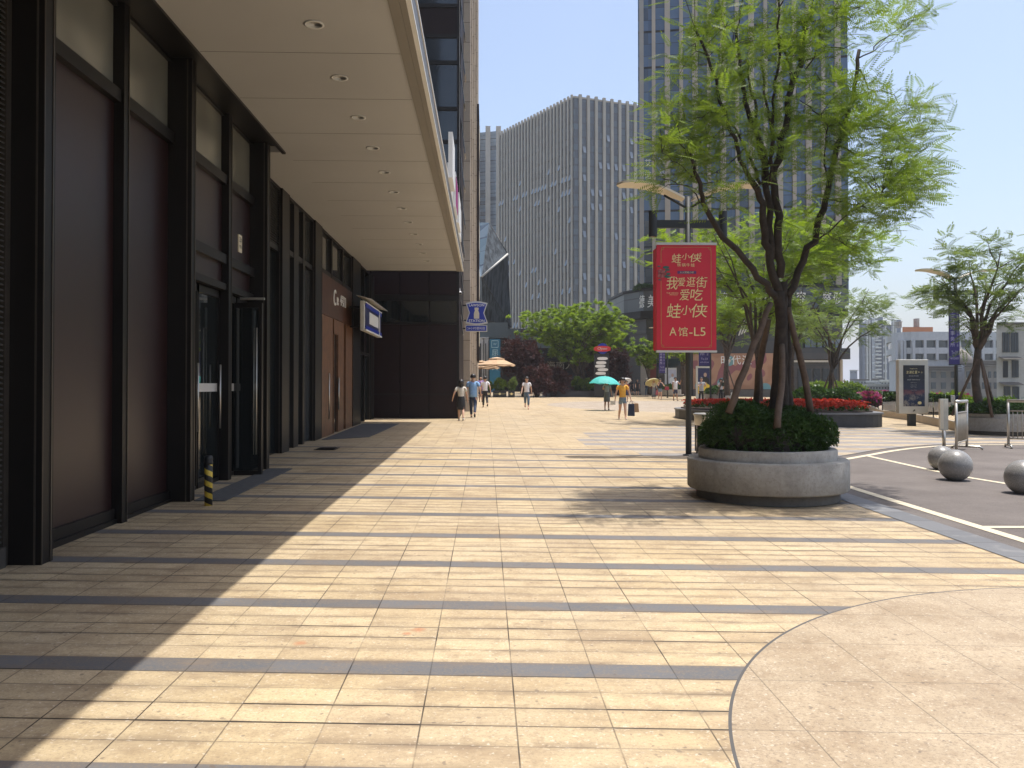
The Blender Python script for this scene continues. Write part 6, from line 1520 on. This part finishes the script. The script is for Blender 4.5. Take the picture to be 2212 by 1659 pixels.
    if bk in ('dress','skirt','longskirt'):
        z1 = {'dress':.27,'skirt':.31,'longskirt':.09}[bk]; sp_ = {'dress':.105,'skirt':.10,'longskirt':.135}[bk]
        loft([(0,0,.60,.075,.066),(0,0,.54,.090,.078),(0,0,.45,.100,.088),(0,0,(.45+z1)/2,.103,.09),(0,0,z1,sp_,.098)], bm, 'dress' if bk == 'dress' else 'skirt')
    else:
        V = []; E_ = []; R = []
        k_ = {'trousers':(1,.93),'capri':(1,.62),'shorts':(.58,0),'kneeshorts':(.93,0)}[bk]
        b0 = add(Vector((0,0,hp+.03))+D, (.076,.068)); b1 = add(Vector((0,0,hp-.02))+D, (.078,.070), b0)
        for s in (-1,1):
            i0 = add(J[s]['hip']+Vector((0,0,-.02)), .060, b1); e = J[s]['hip'].lerp(J[s]['kn'], k_[0]); i1 = add(e, .050 if k_[1] == 0 else .042, i0)
            if k_[1]: i2 = add(J[s]['kn'].lerp(J[s]['an'], .4*k_[1]), .040, i1); add(J[s]['kn'].lerp(J[s]['an'], k_[1]), .032, i2)
        po_ = skin_mesh(V, E_, R, 'shorts' if 'shorts' in bk else 'trousers', bm, r, 0)
        if seat is None: merge_loft(po_, [(0,0,.405,.045,.045),(0,0,.43,.088,.064),(0,0,.48,.090,.068),(0,0,.53,.082,.066),(0,0,.565,.074,.062)])
    # shoes
    sm_ = cm('shoe_'+shoes, {'black':(.015,.015,.017),'white':(.7,.7,.68),'red':(.25,.03,.03),'tan':(.35,.22,.13)}[shoes], .5)
    for s in (-1,1):
        V = []; E_ = []; R = []; an = J[s]['an']; ft = J[s]['ft']
        i0 = add(an+Vector((0,-.018,-.016)), .023); add(an+Vector((0,.09*cos(ft),-.022+.09*sin(ft))), (.026,.016), i0); skin_mesh(V, E_, R, 'shoe', sm_, r, 0)
    # hair
    hm = haircol or M['hair']
    hs = 1.09 if hair in ('long','bob') else 1.0
    hc = (Vector((0,.006,.938))+D+lv*.37)*h
    if not bald:
        mb = MB(); n = 14; vs = []; fs = []
        V_, F_ = [], []
        for i in range(n+1):
            for k in range(20):
                th = pi*i/n; q = 2*pi*k/20; V_.append((sin(th)*cos(q), sin(th)*sin(q), cos(th)))
        for i in range(n):
            for k in range(20):
                th = pi*(i+.5)/n; q = 2*pi*(k+.5)/20; y = sin(th)*sin(q); z = cos(th)
                if y > .15 and z < (.34+.12*sin(k*2.3)): continue
                if z < (-.75 if hair != 'short' else -.45): continue
                F_.append((i*20+k, i*20+(k+1)%20, (i+1)*20+(k+1)%20, (i+1)*20+k))
        mb.add([(hc.x+x*.0575*h*hs, hc.y-.006*h+y*.063*h*hs, hc.z-.002*h+z*(.058)*h*hs) for x, y, z in V_], F_, 0, True)
        o_ = mb.build('hair', hm, r); sd_ = o_.modifiers.new('solid','SOLIDIFY'); sd_.thickness = .010*h; sd_.offset = -1
        if hair in ('long','bob'):
            zl = .80 if hair == 'long' else .862
            V = []; E_ = []; R = []; a_ = add(Vector((0,-.022,.945))+D+lv*.37, (.054,.038)); b_ = add(Vector((0,-.034,.89))+D+lv*.35, (.052,.030), a_); add(Vector((0,-.044,zl))+D+lv*.3, (.046,.020), b_); skin_mesh(V, E_, R, 'hair_length', hm, o_, 0)
            for s in (-1,1):
                V = []; E_ = []; R = []; a_ = add(Vector((s*.050,.0,.93))+D+lv*.37, .020); add(Vector((s*.052,.004,max(zl,.83)))+D+lv*.3, .014, a_); skin_mesh(V, E_, R, 'side_hair', hm, o_, 0)
    if face:
        fr_ = Vector((0,.057,.928))+D+lv*.36
        for s in (-1,1): mb = MB(); mb.sphere((s*.020*h, fr_.y*h, fr_.z*h), .0065*h, 5); mb.build('eye', M['black'], r)
        mb = MB(); mb.sphere((0, (.055)*h+lv.y*.35*h, (.884+D.z)*h), .011*h, 5, sy=.5, sz=.35); mb.build('mouth', cm('lip', (.35,.09,.08)), r)
    Wm = Matrix.Translation(p) @ Matrix.Rotation(yaw, 4, 'Z')
    hands = {s: Wm @ (A[s]['hand']*h) for s in (-1,1)}
    return r, hands, h, Wm
C_ = {k: cm(k, v) for k, v in dict(sky=(.24,.42,.68), jeans=(.022,.035,.075), denim=(.075,.12,.18), ldenim=(.16,.23,.30), white=(.74,.72,.74), cream=(.62,.58,.50), blk=(.014,.014,.016), lilac=(.30,.18,.44), navy=(.03,.04,.09), yel=(.82,.43,.06), grey=(.11,.115,.12), mgrey=(.26,.26,.28), dkgrey=(.05,.05,.055), shirtblue=(.30,.42,.66), wine=(.30,.03,.05), green=(.03,.07,.05)).items()}
def stripes(name, a, b, f):
    m, g, bb = base(name, .8); X, Y, Z = g.sep(g.coord()); g.put(bb.inputs['Base Color'], g.mix(g.m('GREATER_THAN', g.m('FRACT', g.m('MULTIPLY', Z, f)), .5), a, b)); return m
PIf = pi
back = 0.0
tan_ = pm('tanned skin', (.40,.22,.14), .55, 0, .05, 8)
person('woman seen from behind in black pinafore dress over white tee, nearest the dark end wall', 996, 909, 820, .05, ('tee', C_['cream']), ('dress', C_['blk']), 'long', ((12,4),(-14,24)), ((-18,26,50),(10,14,12)), shoes='white', female=True)
person('man seen from behind in light blue shirt and dark jeans walking away', 1022, 902, 806, -.05, ('shirt', C_['sky']), ('trousers', C_['jeans']), 'short', ((20,4),(-20,26)), ((14,12,25),(-18,16,45)), shoes='black')
person('walker seen from behind in white top and black trousers beside the stone piers', 1048, 880, 812, .1, ('tee', C_['white']), ('trousers', C_['blk']), 'short', ((16,3),(-18,34)), ((10,8,10),(-16,18,20)), female=True)
person('bald man in lilac shirt and navy shorts, half hidden beyond the white topped walker', 1038.5, 868, 812.5, 0, ('tee', C_['lilac']), ('kneeshorts', C_['navy']), 'short', ((10,2),(-10,12)), ((6,8,10),(-10,8,10)), bald=True, skinm=tan_)
person('woman in white tee and cropped jeans walking towards us alone in the middle', 1138, 884, 813, PIf-.05, ('tee', C_['white']), ('capri', C_['denim']), 'long', ((18,2),(-18,44)), ((-16,12,12),(18,14,22)), shoes='red', female=True, face=True)
yw, hy, hyh, _ = person('woman in yellow tee and denim shorts carrying bags, walking towards us', 1345, 906, 815, PIf+.05, ('tee', C_['yel']), ('shorts', C_['ldenim']), 'bob', ((16,2),(-14,22)), ((6,20,14),(-4,20,12)), shoes='white', female=True, face=True)
uw, hu, huh, Wu = person('woman in grey pinafore dress under the turquoise umbrella', 1311, 886, 820, PIf, ('tee', C_['mgrey']), ('dress', C_['grey']), 'long', ((8,2),(-8,16)), ((4,12,20),(38,14,95)), shoes='black', female=True, skinm=tan_)
person('woman in long black dress, leftmost of the far pair in black', 1365.6, 854, 819, PIf*.5, ('tee', C_['blk']), ('dress', C_['blk']), 'long', ((16,2),(-14,20)), shoes='tan', female=True)
person('woman in black dress, right one of the far pair in black', 1377, 855, 819, PIf, ('tee', C_['blk']), ('dress', C_['blk']), 'long', ((6,2),(-6,10)), shoes='tan', female=True)
person('man in dark grey shirt walking just behind the women in black', 1382, 850, 814, -PIf*.5, ('tee', C_['dkgrey']), ('trousers', C_['navy']), 'short', ((18,4),(-16,20)), shoes='white')
cp, _, ch_, Wc = person('man in white cap and navy jacket looking at his hands', 1397, 855.6, 817.5, PIf, ('long', C_['navy']), ('trousers', C_['denim']), 'short', ((3,2),(-3,4)), ((22,8,75),(22,8,75)), shoes='black')
mb = MB(); mb.lathe([(.062*ch_,0),(.064*ch_,.02*ch_),(.05*ch_,.05*ch_),(.02*ch_,.066*ch_),(.001,.068*ch_)], (0,0,.955*ch_), 16); mb.box(-.04*ch_,.04*ch_,.04*ch_,.11*ch_,.957*ch_,.963*ch_); mb.build('cap', M['white'], cp)
uy, hyy, hyyh, Wy = person('woman in pale long skirt under the pale yellow umbrella with pink bag', 1412.4, 861, 820, PIf, ('long', C_['cream']), ('longskirt', C_['mgrey']), 'bob', ((4,2),(-4,6)), ((4,14,20),(34,10,90)), shoes='black', female=True)
rb, hr, _, _ = person('woman in black top and denim shorts with red bag on her arm', 1426, 864, 818, PIf, ('strap', C_['blk']), ('shorts', C_['ldenim']), 'long', ((8,2),(-8,12)), ((18,26,70),(30,4,100)), shoes='white', female=True)
person('man in white vest and blue knee shorts raising a phone', 1459, 865.5, 814.5, PIf+.3, ('vest', C_['white']), ('kneeshorts', C_['navy']), 'short', ((10,2),(-6,10)), ((40,16,105),(2,8,10)), shoes='black', skinm=tan_)
person('man in striped shirt and black trousers standing by the dark light box', 1515, 873, 815, PIf+.15, ('shirt', stripes('striped shirt', (.6,.6,.6), (.03,.035,.07), 16)), ('trousers', C_['blk']), 'short', ((4,2),(-10,2)), ((22,8,110),(30,10,80)), shoes='black')
wd, hw, _, _ = person('woman in white blouse and black trousers hugging a dark folder', 1557, 868.5, 818.5, PIf, ('tee', C_['white']), ('trousers', C_['blk']), 'bob', ((2,1),(-2,3)), ((25,4,95),(25,4,95)), shoes='black', female=True)
mb = MB(); mb.box(-.15,.15,-.02,.02,-.12,.12); o = mb.build('folder', C_['green']); o.location = (hw[1]+hw[-1])/2 + Vector((0,-.02,.03)); o.rotation_euler = (.15,.1,0); tag(o, 'dark green folder hugged by the woman in white blouse', 'folder')
person('man in pale blue shirt seated on the far planter, bending forward', 1586, 0, 0, PIf*.55, ('shirt', C_['shirtblue']), ('trousers', C_['blk']), 'short', ((84,84),(70,78)), ((38,6,30),(30,6,40)), pos=(16.5,56.0,gz(16.5,56)), Hh=1.68, seat=.60, lean=24)
wu, hwu, whh, Wwu = person('walker under the white umbrella, mostly hidden behind the woman in yellow', 1353, 868, 822, PIf, ('tee', C_['wine']), ('skirt', C_['navy']), 'short', ((6,2),(-6,8)), ((4,8,10),(36,8,90)), female=True)
# umbrellas, each held in a raised hand
def umbrella(label, hand, R_, up_h, mat, tiltx=0, tilty=0, group='umbrellas'):
    r = empty('umbrella', hand, label, 'umbrella', group); r.rotation_euler = (tiltx, tilty, .2); n = 8; H0 = up_h
    mb = MB(); vs = []; fs = []; rings = 6
    for i in range(rings+1):
        t = i/rings
        for k in range(n*3):
            q = 2*pi*k/(n*3); sc_ = 1-.06*t*abs(sin(q*n/2))**.7; a_ = t*radians(62); vs.append((R_*sin(a_)/sin(radians(62))*cos(q)*sc_, R_*sin(a_)/sin(radians(62))*sin(q)*sc_, H0 - R_*.50*(1-cos(a_))/(1-cos(radians(62))) + (.03 if t == 1 else 0)*abs(sin(q*n/2))))
    m3 = n*3
    for i in range(rings):
        for k in range(m3): fs.append((i*m3+k, (i+1)*m3+k, (i+1)*m3+(k+1)%m3, i*m3+(k+1)%m3))
    mb.add(vs, fs, 0, False); o = mb.build('canopy', mat, r); sd_ = o.modifiers.new('solid','SOLIDIFY'); sd_.thickness = .004
    mb = MB(); mb.tube([(0,0,-.10),(0,0,H0+.05)], .007, 8); mb.build('shaft', M['steel'], r); mb = MB(); mb.tube([(0,0,-.14),(0,0,-.03)], .014, 8); mb.build('handle', M['black'], r)
    for k in range(n):
        q = 2*pi*k/n; mb = MB(); mb.tube([(0,0,H0*.55),(R_*.55*cos(q),R_*.55*sin(q),H0-R_*.18)], .003, 4); mb.build('rib', M['steel'], r)
    return r
def cloth(name, c, tr=.35):
    m, g, b = base(name, .6); co = g.coord(); cc = g.mix(g.ramp(g.noise(co, 3, 2), .35, .65), tuple(x*.9 for x in c), c); g.put(b.inputs['Base Color'], cc)
    t = g.node('ShaderNodeBsdfTranslucent'); g.put(t.inputs[0], cc); mx = g.node('ShaderNodeMixShader'); mx.inputs[0].default_value = tr; g.l.new(b.outputs[0], mx.inputs[1]); g.l.new(t.outputs[0], mx.inputs[2]); g.l.new(mx.outputs[0], g.n['Material Output'].inputs[0]); return m
umbrella('turquoise umbrella over the woman in grey', hu[1], .78, atY(1308,812.5,hu[1].y).z-hu[1].z, cloth('turquoise nylon', (.12,.66,.62)), 0, .06)
umbrella('pale yellow umbrella tilted behind the woman in long skirt', hyy[1], .62, atY(1412,818,hyy[1].y).z-hyy[1].z, cloth('pale yellow nylon', (.72,.64,.36)), -.5, 0)
umbrella('white umbrella half hidden behind the woman in yellow', hwu[1], .50, atY(1353,817,hwu[1].y).z-hwu[1].z, cloth('white nylon', (.75,.74,.72)), -.5, -.2)
# bags
def bag(label, hand, w_, h_, d, mat, name='shopping_bag', drop=.12, dx=0, rz=0):
    r = empty(name, hand, label, 'bag'); r.rotation_euler = (0,0,rz)
    mb = MB(); mb.add([(-w_/2+dx,-d/2,-drop-h_),(w_/2+dx,-d/2,-drop-h_),(w_/2+dx,d/2,-drop-h_),(-w_/2+dx,d/2,-drop-h_),(-w_*.42+dx,-d/3,-drop),(w_*.42+dx,-d/3,-drop),(w_*.42+dx,d/3,-drop),(-w_*.42+dx,d/3,-drop)], [(0,3,2,1),(4,5,6,7),(0,1,5,4),(1,2,6,5),(2,3,7,6),(3,0,4,7)]); bevel(mb.build('body', mat, r), .012)
    mb = MB(); mb.tube([(-w_*.25+dx,0,-drop-.01),(-w_*.18,0,-.03),(0,0,.0),(w_*.18,0,-.03),(w_*.25+dx,0,-drop-.01)], .006, 6); mb.build('handle', mat, r)
bag('brown paper bag carried low by the woman in yellow', hy[-1]+Vector((.02,0,0)), .30, .34, .12, pm('kraft paper', (.36,.22,.12), .8), drop=.10, dx=.13, rz=.25)
bag('navy cloth bag hanging beside the brown paper bag', hy[-1], .26, .46, .14, C_['jeans'], 'cloth_bag', drop=.12, dx=.0, rz=-.3)
bag('small cream handbag in the other hand of the woman in yellow', hy[1], .20, .16, .07, C_['cream'], 'hand_bag', drop=-.02, dx=-.08)
bag('pink tote hanging from the woman under the yellow umbrella', hyy[-1], .34, .36, .12, cm('pinkbag', (.62,.16,.18)), 'tote_bag', drop=.04, dx=.05)
bag('red handbag on the arm of the woman in black top', hr[-1]+Vector((.1,0,0)), .32, .24, .12, C_['wine'], 'hand_bag', drop=.05, dx=.05)
print('people ok')
# ================================================================ HAZE
hm_ = bpy.data.materials.new('haze'); hm_.use_nodes = True; hn = hm_.node_tree; hn.nodes.clear()
ho = hn.nodes.new('ShaderNodeOutputMaterial'); hv = hn.nodes.new('ShaderNodeVolumePrincipled')
hv.inputs['Color'].default_value = (.93,.95,1,1); hv.inputs['Density'].default_value = .0005; hv.inputs['Anisotropy'].default_value = .2
hn.links.new(hv.outputs[0], ho.inputs['Volume'])
mb = MB(); mb.box(-3100,3600,-600,5100,-9.4,95); tag(mb.build('haze', hm_), kind='stuff')
